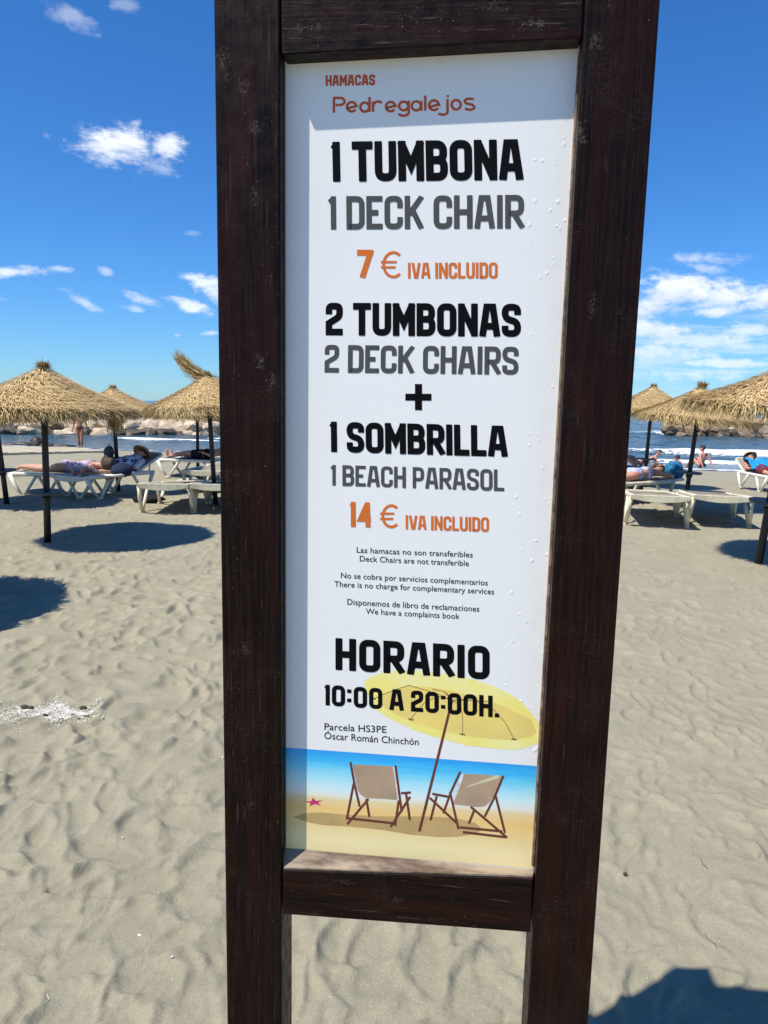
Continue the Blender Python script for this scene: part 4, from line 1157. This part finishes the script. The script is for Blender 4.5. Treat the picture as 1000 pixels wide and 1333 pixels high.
# thin wooden beads round the board
EDGEW = mat('edge_bead', (0.30, 0.20, 0.13), 0.7, (0.10, 0.05, 0.03), 60, bump=.001)
def bead(p, q, wv, m, nm='bead', y0=PD - .010, y1=PD + .002):
    a = S(*p, y0); b = S(*q, y0); s = Vector((wv, 0, 0))
    fr = [a, a + s, b + s, b]; MB().hexa(fr, [v + Vector((0, y1 - y0, 0)) for v in fr]).build(nm, m, sign, bevel=.0006)
bead((753.5, 66), (692.5, 1128), .0035, EDGEW)
DB = mat('dark_bead', (0.035, 0.016, 0.010), 0.6, (0.012, .006, .005), 60)
bead((367, 80), (368.5, 1106), .0030, DB)
# ---- lettering
LAYER = [0]
def plane2(px, py): v = S(px, py, PD); return Vector((v.x, v.z))
def line_frame(bl_, br_, tl_, tr_):
    BL, BR, TL, TR = plane2(*bl_), plane2(*br_), plane2(*tl_), plane2(*tr_)
    def fn(s, v): return (BL.lerp(BR, s)) * (1 - v) + (TL.lerp(TR, s)) * v
    return fn, (BR - BL).length, ((TL - BL).length + (TR - BR).length) / 2
def chamf(pts, c, sx, sy):
    out = []
    n = len(pts)
    for i, p in enumerate(pts):
        if len(p) > 2 and 0 < i < n - 1:
            P = Vector((p[0] * sx, p[1] * sy)); A = Vector((pts[i - 1][0] * sx, pts[i - 1][1] * sy)); B = Vector((pts[i + 1][0] * sx, pts[i + 1][1] * sy))
            ca = min(c, (A - P).length * .5); cb = min(c, (B - P).length * .5)
            p1 = P + (A - P).normalized() * ca; p2 = P + (B - P).normalized() * cb
            out += [p1 * (1 - u) ** 2 + P * 2 * u * (1 - u) + p2 * u * u for u in (0, .2, .4, .6, .8, 1)]
        else: out.append(Vector((p[0] * sx, p[1] * sy)))
    return out
def ribbon(pts, t, closed=False, clip=None, rnd=.14):
    """2-D stroke -> (verts, faces)"""
    n = len(pts); L = []; Rr2 = []
    P = pts
    segs = []
    if not closed:
        d0 = (P[1] - P[0]).normalized(); d1 = (P[-1] - P[-2]).normalized(); r = t * rnd
        if (P[1] - P[0]).length > r * 1.3: P = [P[0], P[0] + d0 * r * .35, P[0] + d0 * r] + P[1:]; e0 = True
        else: e0 = False
        if (P[-1] - P[-2]).length > r * 1.3: P = P[:-1] + [P[-1] - d1 * r, P[-1] - d1 * r * .35, P[-1]]; e1 = True
        else: e1 = False
    n = len(P)
    for i in range(n):
        if closed: a = P[i] - P[i - 1]; b = P[(i + 1) % n] - P[i]
        else: a = P[i] - P[i - 1] if i else P[1] - P[0]; b = P[i + 1] - P[i] if i < n - 1 else P[i] - P[i - 1]
        a = a.normalized(); b = b.normalized()
        na = Vector((-a.y, a.x)); nb = Vector((-b.y, b.x)); m = (na + nb)
        if m.length < 1e-4: m = na
        m.normalize(); k = 1 / max(m.dot(nb), .42)
        h = t / 2 * k
        if not closed and ((i == 0 and e0) or (i == n - 1 and e1)): h *= .80
        if not closed and ((i == 1 and e0) or (i == n - 2 and e1)): h *= .95
        L.append(P[i] + m * h); Rr2.append(P[i] - m * h)
    vs = []; fs = []
    for i in range(n): vs += [L[i], Rr2[i]]
    for i in range(n if closed else n - 1):
        j = (i + 1) % n; fs.append((2 * i, 2 * i + 1, 2 * j + 1, 2 * j))
    if clip:
        vs = [Vector((v.x, min(max(v.y, clip[0]), clip[1]))) for v in vs]
    return vs, fs
c_ = 'c'
GL = {
 'A': (.60, [[(0, 0), (.28, 1), (.72, 1), (1, 0)], [(.14, .27), (.86, .27)]]),
 'B': (.56, [[(0, 0), (0, 1), (.96, 1, c_), (.96, .52, c_), (.1, .52)], [(.1, .52), (1, .52, c_), (1, 0, c_), (0, 0)]]),
 'C': (.56, [[(1, .66), (1, 1, c_), (0, 1, c_), (0, 0, c_), (1, 0, c_), (1, .34)]]),
 'D': (.56, [[(0, 0), (0, 1), (1, 1, c_), (1, 0, c_), (0, 0)]]),
 'E': (.50, [[(1, 1), (0, 1), (0, 0), (1, 0)], [(0, .5), (.86, .5)]]),
 'H': (.56, [[(0, 0), (0, 1)], [(1, 0), (1, 1)], [(0, .5), (1, .5)]]),
 'I': (.20, [[(.5, 0), (.5, 1)]]),
 'K': (.56, [[(0, 0), (0, 1)], [(1, 1), (.12, .42)], [(.38, .60), (1, 0)]]),
 'L': (.48, [[(0, 1), (0, 0), (1, 0)]]),
 'M': (.66, [[(0, 0), (0, 1)], [(1, 0), (1, 1)], [(.02, 1), (.5, .36), (.98, 1)]]),
 'N': (.58, [[(0, 0), (0, 1)], [(1, 0), (1, 1)], [(.06, 1), (.94, 0)]]),
 'O': (.57, 'O'), '0': (.57, 'O'),
 'P': (.54, [[(0, 0), (0, 1), (1, 1, c_), (1, .40, c_), (.05, .40)]]),
 'R': (.56, [[(0, 0), (0, 1), (1, 1, c_), (1, .44, c_), (.05, .44)], [(.48, .42), (1, 0)]]),
 'S': (.56, [[(1, .70), (1, 1, c_), (0, 1, c_), (0, .56, c_), (1, .44, c_), (1, 0, c_), (0, 0, c_), (0, .30)]]),
 'T': (.54, [[(0, 1), (1, 1)], [(.5, 0), (.5, 1)]]),
 'U': (.56, [[(0, 1), (0, 0, c_), (1, 0, c_), (1, 1)]]),
 'V': (.58, [[(0, 1), (.36, 0), (.64, 0), (1, 1)]]),
 '1': (.25, [[(1, 0), (1, 1)], [(-.6, .88), (.95, .98)]]),
 '2': (.52, [[(0, .68), (0, 1, c_), (1, 1, c_), (1, .60, c_), (0, .34), (0, 0), (1, 0)]]),
 '4': (.56, [[(.80, 0), (.80, 1)], [(.72, 1), (0, .28), (1.12, .28)]]),
 '7': (.48, [[(0, 1), (1, 1)], [(1, 1), (.30, 0)]]),
 ':': (.20, 'colon'), '.': (.20, 'dot'),
}
class PrintMesh:
    def __init__(s): s.v = []; s.f = []
    def add(s, vs2, fs, lift):
        b = len(s.v); s.v += [(v.x, PD - lift, v.y) for v in vs2]; s.f += [tuple(i + b for i in f) for f in fs]
    def build(s, name, m):
        me = bpy.data.meshes.new(name); me.from_pydata(s.v, [], s.f)
        bm = bmesh.new(); bm.from_mesh(me)
        for f in bm.faces:
            if f.normal.y > 0: f.normal_flip()
        bm.to_mesh(me); bm.free(); me.update()
        return link_mesh(name, me, m, sign)
def block(text, bl_, br_, tl_, tr_, m, t=.19, gap=.045, widths=None):
    fn, W, H = line_frame(bl_, br_, tl_, tr_)
    adv = []; x = 0
    for ch in text:
        if ch == ' ': x += widths if widths else .26; continue
        w_ = GL[ch][0]; adv.append((ch, x, w_)); x += w_ + gap
    x -= gap
    k = (W / H) / x                     # horizontal stretch to fill the measured width
    pm = PrintMesh(); lift = .00036
    for n_, (ch, x0, w_) in enumerate(adv):
        tt = t; sx = w_ - tt / k ; sx = max(sx, 0.0001); sy = 1 - tt
        st = GL[ch][1]
        strokes = []
        if st == 'O':
            c = .15; pts = []
            kx = sx * k
            for (cx, cy, a0) in ((kx - c, sy - c, 0), (c, sy - c, 90), (c, c, 180), (kx - c, c, 270)):
                for j in range(6): aa = R_(a0 + 18 * j); pts.append(Vector((cx + c * math.cos(aa), cy + c * math.sin(aa))))
            strokes.append((pts, True))
        elif st == 'colon':
            for yy in (.22, .66): strokes.append(([Vector((0, yy - .09)), Vector((0, yy + .09))], False))
        elif st == 'dot': strokes.append(([Vector((0, -tt / 2)), Vector((0, tt / 2 - .01))], False))
        else:
            for s_ in st: strokes.append((chamf(s_, .11 if ch == '2' else .17, sx * k, sy), False))
        for q_, (pts, cl) in enumerate(strokes):
            # straight ends reach the full cap height
            if not cl and st not in ('colon', 'dot'):
                pts = list(pts)
                for e, nb in ((0, 1), (-1, -2)):
                    d = (pts[e] - pts[nb])
                    if pts[e].y < .001 or pts[e].y > sy - .001:
                        if abs(d.y) > abs(d.x) * .5: pts[e] = pts[e] + d.normalized() * tt / 2
                    if abs(d.x) > abs(d.y) * 2 and (pts[e].x < -.001 or pts[e].x > sx * k - .001 or abs(pts[e].x) < .001): pts[e] = pts[e] + d.normalized() * tt / 2 * (1 if ch in 'ETL27' else 0)
            vs, fs = ribbon(pts, tt, cl, clip=(-tt / 2, sy + tt / 2))
            out = []
            for v in vs:
                X = (x0 * k + tt / 2 + v.x) / (W / H); Y = v.y + tt / 2
                out.append(fn(X, Y))
            pm.add(out, fs, lift + .00003 * (q_ + (n_ % 2) * 4))
    return pm.build('lettering', m)
def ink(n, c, r=.5): return mat(n, c, r, tuple(x * .93 for x in c), 30, spec=.06)
K_BLACK = ink('ink_black', (0.005, 0.005, 0.006)); K_GREY = ink('ink_grey', (0.088, 0.088, 0.088)); K_OR = ink('ink_orange', (0.70, 0.175, 0.035)); K_RED = ink('ink_rust', (0.62, 0.115, 0.045))

block('HAMACAS', (424, 112), (488.6, 111), (424, 98), (488.6, 96.8), K_RED, t=.215, gap=.06)
block('1 TUMBONA', (431, 236.8), (681.5, 234.5), (430, 184.5), (680.5, 181), K_BLACK, t=.205)
block('1 DECK CHAIR', (427.5, 299), (682.3, 297.5), (427, 255.5), (682.3, 253.5), K_GREY, t=.175, gap=.055)
block('7', (465, 362), (486, 362), (465, 325), (486, 325), K_OR, t=.21)
block('IVA INCLUIDO', (531, 362.5), (648, 362.5), (531, 342), (648, 341.5), K_OR, t=.175, gap=.055)
block('2 TUMBONAS', (424, 436.5), (678.4, 438.8), (424, 394), (678.4, 395.3), K_BLACK, t=.21)
block('2 DECK CHAIRS', (422.5, 485), (675, 488), (423, 448.8), (675.5, 451.4), K_GREY, t=.175, gap=.055)
block('1 SOMBRILLA', (429, 588.5), (661, 595), (428.5, 548.6), (660.5, 554.3), K_BLACK, t=.205)
block('1 BEACH PARASOL', (430.5, 632), (656.6, 639.6), (430.5, 605), (656.6, 611.3), K_GREY, t=.165, gap=.06)
block('14', (455, 686), (485, 686.6), (455, 653), (484, 654), K_OR, t=.20, gap=.08)
block('IVA INCLUIDO', (528, 689), (636.8, 692.5), (528, 670.6), (636.8, 673.6), K_OR, t=.175, gap=.055)
block('HORARIO', (436.8, 872), (637.6, 885), (436.8, 830.4), (637.6, 841.3), K_BLACK, t=.21, gap=.08)
block('10:00 A 20:00H.', (422, 918), (650.4, 934.2), (422, 891), (650.4, 906.2), K_BLACK, t=.20, gap=.085, widths=.22)
# plus sign
pm = PrintMesh(); cx, cy = 544.8, 516.8
def pq(pts): return [plane2(*p) for p in pts]
pm.add(pq([(cx - 17, cy - 4.4), (cx + 17, cy - 4.2), (cx + 17, cy + 4.8), (cx - 17, cy + 4.6)]), [(0, 1, 2, 3)], .00036)
pm.add(pq([(cx - 4.5, cy - 17), (cx + 4.7, cy - 17), (cx + 4.7, cy + 17.2), (cx - 4.5, cy + 17)]), [(0, 1, 2, 3)], .00040); pm.build('plus_sign', K_BLACK)
def euro(x0, x1, yt, yb):
    pm = PrintMesh(); H = (yb - yt); cyy = (yt + yb) / 2; r = H / 2 - 1.6; cx = x0 + 3.5 + r * .80
    def mp(pts): return [plane2(p.x, p.y) for p in pts]
    arc = [Vector((cx + (r * .80) * math.cos(a), cyy + r * math.sin(a))) for a in [R_(-48 - i * 12) for i in range(23)]]
    vs, fs = ribbon(arc, 3.6, rnd=.05); pm.add(mp(vs), fs, .00036)
    for i, yy in enumerate((cyy - 3.4, cyy + 3.4)):
        vs, fs = ribbon([Vector((x0, yy)), Vector((x1 - 6 - i * 1.5, yy))], 2.9, rnd=.1); pm.add(mp(vs), fs, .00040)
    pm.build('euro_sign', K_OR)
euro(496, 522.5, 327, 362); euro(495, 519.5, 656.5, 687.5)
# the hand-drawn looking name, as strokes in photo pixels
def arcp(cx, cy, rx, ry, a0, a1, n=12): return [Vector((cx + rx * math.cos(R_(a0 + (a1 - a0) * i / n)), cy - ry * math.sin(R_(a0 + (a1 - a0) * i / n)))) for i in range(n + 1)]
def V2(*p): return [Vector(q) for q in p]
logo = [
 V2((434.7, 146.8), (435, 127.5)), V2((433.5, 127.5)) + arcp(442.5, 132, 6.2, 4.7, 80, -85) + V2((437, 137)),
 V2((451.5, 141.5), (463, 138.2)) + arcp(458, 139, 6.2, 6.2, 8, 325),
 V2((481.2, 126.4), (481.2, 145.6)), arcp(475, 139.5, 6.0, 6.0, 5, 355),
 V2((485.8, 145.6), (485.6, 132)), arcp(492.4, 139.5, 6.6, 7.4, 170, 45),
 V2((502, 141), (514, 137.8)) + arcp(508.7, 138.8, 6.2, 6.2, 8, 325),
 arcp(525.6, 138, 6.0, 5.8, 5, 355), V2((532.2, 131), (532.2, 146)) + arcp(525.4, 146.6, 6.8, 4.0, -5, -160),
 arcp(542, 137.8, 6.0, 6.0, 5, 355), V2((548.6, 131.5), (548.6, 144.2)),
 V2((553.8, 124.3), (553.8, 144.2)),
 V2((558.5, 139.5), (571, 136)) + arcp(565, 137, 6.4, 6.4, 8, 325),
 V2((582.6, 129), (582.8, 144)) + arcp(576.6, 145.2, 6.3, 4.2, 0, -150), V2((583, 123.6), (583, 126.6)),
 arcp(594, 136.4, 6.0, 6.3, 0, 352) + V2((600, 136.3)),
 arcp(611.5, 131.6, 6.4, 3.2, 35, 190) + V2((607, 134.6), (615, 136.2)) + arcp(611.5, 139.6, 6.2, 3.2, 50, -160),
]
pm = PrintMesh()
for i, st in enumerate(logo):
    vs, fs = ribbon(st, 3.2, rnd=.2); pm.add([plane2(v.x, v.y) for v in vs], fs, .00036 + .00003 * (i % 5))
pm.build('lettering', K_RED)
# small lines
def small(text, bl_, br_, cap, m=K_BLACK, bold=.0):
    cu = bpy.data.curves.new('text', 'FONT'); cu.body = text; cu.size = 1; cu.offset = bold; cu.resolution_u = 3
    to = bpy.data.objects.new('t', cu); COL.objects.link(to)
    dg = bpy.context.evaluated_depsgraph_get(); me = bpy.data.meshes.new_from_object(to.evaluated_get(dg))
    bpy.data.objects.remove(to)
    n = len(me.vertices); co = np.zeros(n * 3); me.vertices.foreach_get('co', co); co = co.reshape(-1, 3)
    x0, x1 = co[:, 0].min(), co[:, 0].max(); capu = 0.73
    ang = (br_[1] - bl_[1]) / (br_[0] - bl_[0])
    out = []
    for (x, y, z) in co:
        s = (x - x0) / (x1 - x0); v = y / capu
        px = bl_[0] + (br_[0] - bl_[0]) * s; py = bl_[1] + (br_[1] - bl_[1]) * s
        q_ = plane2(px, py - cap * v); out.append((q_.x, PD - .00036, q_.y))
    me.vertices.foreach_set('co', np.array(out).ravel()); me.materials.clear(); me.materials.append(m); me.update()
    return link_mesh('lettering', me, None, sign)
small('Las hamacas no son transferibles', (464.5, 719.3), (615.5, 725.6), 7.6, bold=.004)
small('Deck Chairs are not transferible', (468.5, 730.6), (610.5, 736.8), 7.6, bold=.004)
small('No se cobra por servicios complementarios', (444, 752.4), (635, 762), 7.6, bold=.004)
small('There is no charge for complementary services', (435.5, 763.6), (643.3, 773.6), 7.6, bold=.004)
small('Disponemos de libro de reclamaciones', (452.3, 787), (624, 796.2), 7.8, bold=.004)
small('We have a complaints book', (476.4, 799), (598.4, 805.8), 7.6, bold=.004)
small('Parcela HS3PE', (422.5, 950), (503.2, 954), 9.2, bold=.004)
small('Óscar Román Chinchón', (422.3, 961.8), (545.2, 970), 9.4, bold=.004)

# ---- printed picture at the foot of the board
def sheet(name, pts, m, lift, sub=False):
    pm = PrintMesh(); pm.add(pq(pts), [tuple(range(len(pts)))], lift); return pm.build(name, m)
def print_sea():
    m = bpy.data.materials.new('print_sea_and_sand'); m.use_nodes = True
    k = NT(m.node_tree); k.t.nodes.clear()
    out = k.n('ShaderNodeOutputMaterial'); b = k.n('ShaderNodeBsdfPrincipled'); k.l(b.outputs[0], out.inputs[0])
    t = k.n('ShaderNodeTexCoord').outputs['Object']
    p0 = S(371, 973, PD); p1 = S(699, 997, PD); p2 = S(371, 1108, PD)
    sl = (p1.z - p0.z) / (p1.x - p0.x); H = p0.z - p2.z
    sx = k.n('ShaderNodeSeparateXYZ'); k.l(t, sx.inputs[0])
    lv = k.m('ADD', p0.z, k.m('MULTIPLY', k.m('SUBTRACT', sx.outputs[0], p0.x), sl))
    v = k.m('DIVIDE', k.m('SUBTRACT', lv, sx.outputs[2]), H)          # 0 at the top of the picture, 1 at its foot
    st = k.noise(k.mapping(t, (0.10, 1, 1)), 120, 4, .7)
    v = k.m('ADD', v, k.m('MULTIPLY', k.m('SUBTRACT', st, .5), k.smooth(v, .42, .05, .01, .16)))
    v = k.m('ADD', v, k.m('MULTIPLY', k.m('SUBTRACT', k.noise(k.mapping(t, (.5, 1, 1)), 22, 3, .5), .5), .05))
    cr = k.n('ShaderNodeValToRGB'); k.l(v, cr.inputs[0]); e = cr.color_ramp.elements
    e[0].position = 0; e[0].color = (0.02, 0.34, 0.80, 1); e[1].position = 1; e[1].color = (0.86, 0.72, 0.34, 1)
    for p_, c in ((.07, (0.03, 0.46, 0.86)), (.16, (0.12, 0.62, 0.86)), (.27, (0.42, 0.78, 0.86)), (.36, (0.68, 0.84, 0.84)), (.42, (0.80, 0.80, 0.68)), (.46, (0.82, 0.66, 0.34)), (.55, (0.86, 0.58, 0.20)), (.70, (0.86, 0.66, 0.28)), (.84, (0.90, 0.76, 0.40))):
        q_ = e.new(p_); q_.color = (*c, 1)
    k.l(cr.outputs[0], b.inputs['Base Color']); b.inputs['Roughness'].default_value = .3
    return m
sheet('print_seascape', [(368, 972.8), (535, 985), (699.5, 997.3), (695, 1130.5), (560, 1120), (368, 1107)], print_sea(), .00008)
def inkm(n, a, b2=None, s=14): return mat(n, a, .35, b2, s, coord='Object')
I_SH = inkm('print_sand_shade', (0.56, 0.38, 0.15)); I_STAR = inkm('print_star', (0.62, 0.03, 0.18)); I_FR = inkm('print_chair_frame', (0.16, 0.035, 0.022))
I_SL = inkm('print_sling', (0.50, 0.345, 0.215), (0.38, 0.27, 0.175), 8); I_YL = inkm('print_yellow', (0.92, 0.80, 0.20), (0.92, 0.84, 0.38), 10); I_YD = inkm('print_ochre', (0.90, 0.70, 0.18), (0.82, 0.62, 0.18), 9); I_LN = inkm('print_brown_line', (0.22, 0.13, 0.05))
I_PALE = inkm('print_pale_sand', (0.80, 0.72, 0.45))
def z6(pts): return [(280 + x / 1.923, 940 + y / 1.923) for x, y in pts]
sheet('print_shadow', z6([(195, 238), (225, 228), (262, 226), (330, 232), (420, 236), (520, 236), (600, 240), (650, 252), (668, 266), (655, 280), (610, 287), (560, 288), (490, 282), (420, 270), (340, 262), (270, 258), (230, 250)]), I_SH, .00014)
star = []
for i in range(10):
    a = R_(90 + 36 * i + 8); r = (14 if i % 2 == 0 else 5); star.append((409 + r * math.cos(a) * 1.0, 1044.5 - r * math.sin(a) * .45))
sheet('print_starfish', star, I_STAR, .00014)
def strokes_px(name, segs, wv, m, lift):
    pm = PrintMesh()
    for i, sgm in enumerate(segs):
        vs, fs = ribbon([Vector(p) for p in sgm], wv if not isinstance(wv, list) else wv[i], rnd=.05); pm.add([plane2(v.x, v.y) for v in vs], fs, lift + .00001 * i)
    return pm.build(name, m)
z3 = lambda pts: [(460 + x / 4, 865 + y / 4) for x, y in pts]
can = z3([(55, 95), (70, 75), (110, 55), (170, 38), (240, 30), (330, 32), (430, 42), (540, 58), (640, 82), (730, 112), (810, 150), (870, 190), (920, 245), (945, 275), (968, 305), (968, 405), (940, 418), (890, 435), (842, 446), (838, 438), (832, 447), (700, 434), (574, 420), (568, 408), (560, 414), (440, 382), (330, 346), (296, 333), (290, 318), (282, 328), (190, 282), (120, 236), (98, 218), (104, 205), (72, 150)])
sheet('print_parasol', can, I_YL, .00014)
und = z3([(142, 168), (190, 140), (280, 108), (400, 118), (500, 135), (600, 158), (700, 188), (790, 222), (860, 255), (925, 285), (940, 320), (955, 352), (935, 372), (838, 395), (720, 388), (570, 370), (430, 336), (300, 300), (220, 258), (160, 222), (135, 195)])
sheet('print_parasol_underside', und, I_YD, .00019)
hub = (588.8, 911)
strokes_px('print_parasol_ribs', [z3([(515, 185), (430, 150), (290, 108), (220, 130), (145, 160), (110, 178)]), z3([(515, 185), (440, 165), (370, 200), (330, 245), (300, 285)]), z3([(515, 185), (560, 215), (570, 280), (570, 360)]), z3([(515, 185), (620, 180), (730, 235), (790, 300), (838, 388)]), z3([(515, 185), (470, 140), (410, 128)]), z3([(515, 185), (480, 142)]), z3([(515, 185), (700, 192)])], .85, I_LN, .00023)
strokes_px('print_parasol_pole', [[(588.6, 912), (546, 1082)]], 3.4, I_FR, .0004)
strokes_px('print_rib_ends', [z3([(288, 282), (314, 290)]), z3([(556, 362), (582, 366)]), z3([(824, 388), (850, 391)]), z3([(98, 176), (116, 180)])], 2.0, I_LN, .00028)
z4 = lambda pts: [(440 + x / 4.167, 980 + y / 4.167) for x, y in pts]
sheet('print_chair_edge', z4([(290, 74), (304, 76), (316, 150), (332, 240), (322, 256)]), C_WHITE, .00017)
sheet('print_chair_edge', z4([(672, 112), (690, 118), (660, 200), (632, 262), (618, 262), (640, 190)]), C_WHITE, .00017)
sheet('print_chair_sling', z4([(80, 62), (190, 68), (298, 74), (312, 160), (322, 256), (240, 250), (150, 246), (118, 222), (106, 200)]), I_SL, .00019)
sheet('print_chair_sling', z4([(684, 114), (790, 118), (892, 126), (868, 180), (842, 240), (820, 272), (796, 290), (760, 295), (700, 288), (622, 280), (650, 215), (668, 165)]), I_SL, .00019)
sheet('print_chair_highlight', z4([(880, 124), (858, 122), (700, 182), (700, 186), (868, 140)]), I_PALE, .00021)
sg = lambda l_: [z4(s_) for s_ in l_]
strokes_px('print_chair_frame', sg([[(68, 50), (90, 170), (118, 292)], [(312, 68), (330, 200), (346, 322)], [(86, 165), (48, 362)], [(166, 250), (50, 388)], [(154, 250), (171, 348)], [(330, 258), (310, 396)], [(392, 238), (286, 402)], [(342, 219), (396, 215)], [(370, 222), (390, 364)], [(55, 355), (305, 382)]]), 3.1, I_FR, .00024)
strokes_px('print_chair_frame', sg([[(664, 102), (612, 215), (572, 328)], [(898, 124), (850, 240), (796, 346)], [(608, 212), (654, 414)], [(498, 244), (652, 388)], [(536, 235), (502, 366)], [(512, 222), (608, 240)], [(720, 292), (918, 460)], [(740, 310), (710, 384)], [(856, 235), (906, 434)], [(660, 404), (892, 426)], [(678, 430), (916, 458)]]), 3.1, I_FR, .00024)

# ------------------------------------------------------------------ debris on the sand
def debris():
    g = random.Random(21)
    mb = MB()
    def chip(px, py, s, m_=None):
        p = on_sand(px, py); n = g.randint(4, 6); a0 = g.random() * 6
        poly = [Vector((math.cos(a0 + 6.283 * i / n) * s * g.uniform(.6, 1.2), math.sin(a0 + 6.283 * i / n) * s * g.uniform(.5, 1), 0)) for i in range(n)]
        tl = Matrix.Rotation(g.uniform(-.5, .5), 3, 'X') @ Matrix.Rotation(g.uniform(-.5, .5), 3, 'Y')
        mb.prism([p + Vector((0, 0, -s * .05)) + tl @ v for v in poly], (0, 0, s * .35))
    for _ in range(3800):
        x = g.gauss(66, 34) if g.random() < .6 else g.gauss(78, 20); y = 928 + g.gauss(0, 5.5) * (1 + .5 * math.sin(x * .11)) - (x - 70) * .03 + 3 * math.sin(x * .07)
        if x < -25 or x > 135: continue
        chip(x, y, g.uniform(.002, .0065))
    o = mb.build('crushed_shell', SHELL); tag(o, 'patch of crushed white shell on the sand at the left edge', 'shells', kind='stuff')
    mb = MB()
    for _ in range(520):
        x = g.gauss(520, 85); y = g.gauss(1275, 45)
        if 375 < x < 690 and 1205 < y < 1350: chip(x, y, g.uniform(.0006, .0019))
    for _ in range(420): chip(g.uniform(0, 1000), g.uniform(760, 1333), g.uniform(.0008, .0024))
    for _ in range(60): chip(g.gauss(290, 12), g.gauss(987, 3), g.uniform(.002, .004))
    o = mb.build('shell_grit', SHELL); tag(o, 'fine shell grit scattered over the near sand', 'shells', kind='stuff')
    for i, (px, py, s, lab) in enumerate([(182, 1215, .007, 'white shell fragment on the sand at lower left, lying by itself'), (225, 1250, .006, 'pale shell fragment just left of the sign post, low in the picture'), (160, 1092, .006, 'small pale shell in the middle of the left sand')]):
        p = on_sand(px, py); m2 = MB()
        m2.lathe([(s, 0), (s * .95, .001), (s * .6, s * .35), (s * .15, s * .5)], n=10)
        o = m2.build('seashell', SHELL, None, smooth=True); o.location = p; o.scale = (1.2, .8, 1); o.rotation_euler = (0, .3, i)
        tag(o, lab, 'shell')
    for pts, r, lab in [([(918, 1212), (922, 1222), (930, 1229), (934, 1236)], .0009, 'thin dark curved twig on the sand at lower right'),
                        ([(60, 1160), (67, 1166), (70, 1168)], .0014, 'short dark twig on the sand at lower left'),
                        ([(912, 1115), (916, 1123), (922, 1130)], .0011, 'little dark twig on the sand right of the sign'),
                        ([(61, 1295), (64, 1302), (60, 1308)], .0009, 'pale curl of dry grass low on the left sand')]:
        q = [on_sand(*p) + Vector((0, 0, .002)) for p in pts]; c = q[0].copy()
        o = MB().tube([v - c for v in q], r, n=5).build('twig', TWIG if 'dark' in lab else SHELL); o.location = c; tag(o, lab, 'twig')
    p = on_sand(814, 1140); o = MB().blob((0, 0, .004), (.008, .006, .006), None, 8, 6, fn=lambda d: g.uniform(.85, 1.15)).build('pebble', TWIG, None, smooth=True); o.location = p
    tag(o, 'single dark pebble on the sand right of the sign', 'pebble')
    for i, (px, py, s) in enumerate([(32, 923, .022), (40, 925, .018), (108, 922, .020), (58, 932, .014), (80, 936, .014), (95, 931, .012)]):
        p = on_sand(px, py); o = MB().blob((0, 0, s * .3), (s, s * .7, s * .5), None, 9, 7, fn=lambda d: g.uniform(.8, 1.2)).build('dark_stone', TWIG, None, smooth=True); o.location = p
        tag(o, ['largest dark crumb at the left of the crushed shell patch', 'dark crumb touching the largest one in the shell patch', 'dark crumb at the far right of the crushed shell patch', 'small dark crumb low in the middle of the shell patch', 'lowest dark crumb of the crushed shell patch', 'smallest dark crumb near the right of the shell patch'][i], 'debris', 'dark crumbs in the shell patch')
debris()
